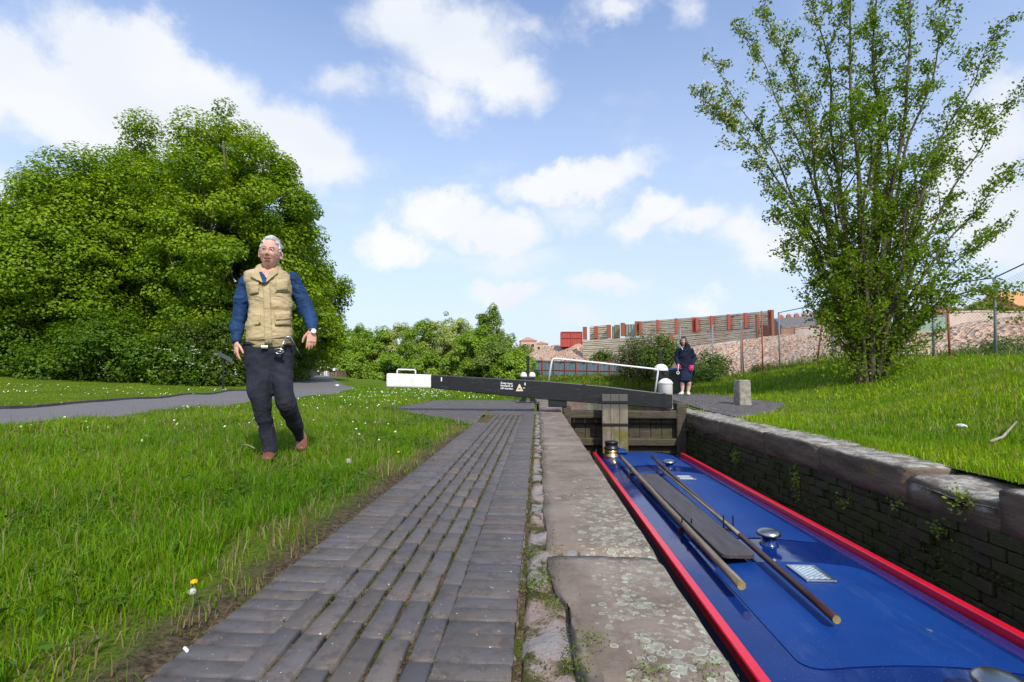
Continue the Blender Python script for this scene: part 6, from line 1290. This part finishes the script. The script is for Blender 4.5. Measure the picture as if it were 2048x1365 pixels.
MB().add([wp(1362.5, 694.5, -.20), wp(1365, 699.5, -.215), wp(1366.3, 699, -.215), wp(1363.5, 693, -.2), wp(1362.5, 694.5, -.18), wp(1365, 699.5, -.18), wp(1366.3, 699, -.18), wp(1363.5, 693, -.18)], [(0, 1, 2, 3), (7, 6, 5, 4), (0, 4, 5, 1), (1, 5, 6, 2), (2, 6, 7, 3), (3, 7, 4, 0)]).build('white_collar', WHITE, jo)
sk = MB(); loft(sk, [(wp(1371, 734, .02), .17, .14), (wp(1371, 745, .02), .18, .15), (wp(1371, 759.5, .0), .165, .14), (wp(1371, 761, .0), .155, .13)], 28, pw=2.4, ends=False); remesh(sk, 'skirt', NAVYS if False else skinlike('navy_cotton', (.006, .013, .045), (.010, .02, .065), 6, .8, folds=(6, (1.5, 1.5, .7), .7, .02)).m, woman, .009, folds=.015, fs=7)
for ank, tx in ((w1, -.06), (w2_, .01)):
    mb = MB(); loft(mb, [(Vector((ank.x, ank.y + .05, .05)), .04, .05), (Vector((ank.x, ank.y, .055)), .044, .05), (Vector((ank.x + tx * .6, ank.y - .1, .042)), .048, .038), (Vector((ank.x + tx, ank.y - .18, .03)), .038, .026)], 16); remesh(mb, 'trainer', WSHOE, woman, .008)
def glove(o, d, s, nr, curl, spread): mb = MB(); hand(mb, o, d, s, nr, .20, curl, spread=spread); return remesh(mb, 'glove', PINK, woman, .004, smooth_it=1)
glove(aL[2][0] + Vector((0, -.01, -.01)), (.25, -.2, -.8), (.4, -.8, .1), (-.9, -.3, .1), 1.0, .05)
glove(aR[2][0] + Vector((0, -.01, -.01)), (-.15, -.2, -1), (-.9, .1, .2), (.1, -1, .1), .2, .45)
rg2 = head_grid(1.0)
def whair(p):
    x, y, z = p
    if y > .0: return True
    return (z > .078) or (abs(x) > .046 and y > -.078)
hairmesh(rg2, whair, lambda p: .012 + .03 * smooth01(np.array(-p.z / .1 + .3)) * (1 if abs(p.x) > .03 or p.y > 0 else 0), HAIRB, woman, HC2, wrot, 1.0, .006, 20)
def hp2(x, y, z): return HC2 + wrot @ Vector((x, y, z))
mb = MB()
for s in (-1, 1): mb.lathe(hp2(s * .031, -.093, .013), [(.001, -.006), (.009, 0), (.001, .006)], 8)
mb.build('eye', IRIS, woman); mb = MB(); mb.tube([hp2(-.022, -.095, -.053), hp2(0, -.105, -.052), hp2(.022, -.095, -.053)], [.003, .006, .003], 6); mb.build('mouth', LIP, woman, smooth=True)
wl2 = thing('windlass', 'white-handled lock windlass held in the woman\'s right hand', 'windlass', tuple(RW @ wp(1356, 733, -.15) + Vector((O2.x, WY, gz))))
base = Vector((O2.x, WY, gz)); a, b = RW @ wp(1357.5, 728, -.17) + base, RW @ wp(1355.8, 744, -.17) + base
kid(MB().tube([a, b], .014, 8).build('handle', WHITE, wl2, smooth=True), wl2); ringp = [b + Vector((math.cos(k / 10 * 6.283) * .035, 0, math.sin(k / 10 * 6.283) * .035 - .02)) for k in range(11)]; kid(MB().tube(ringp, .012, 6).build('socket', WHITE, wl2, smooth=True), wl2)
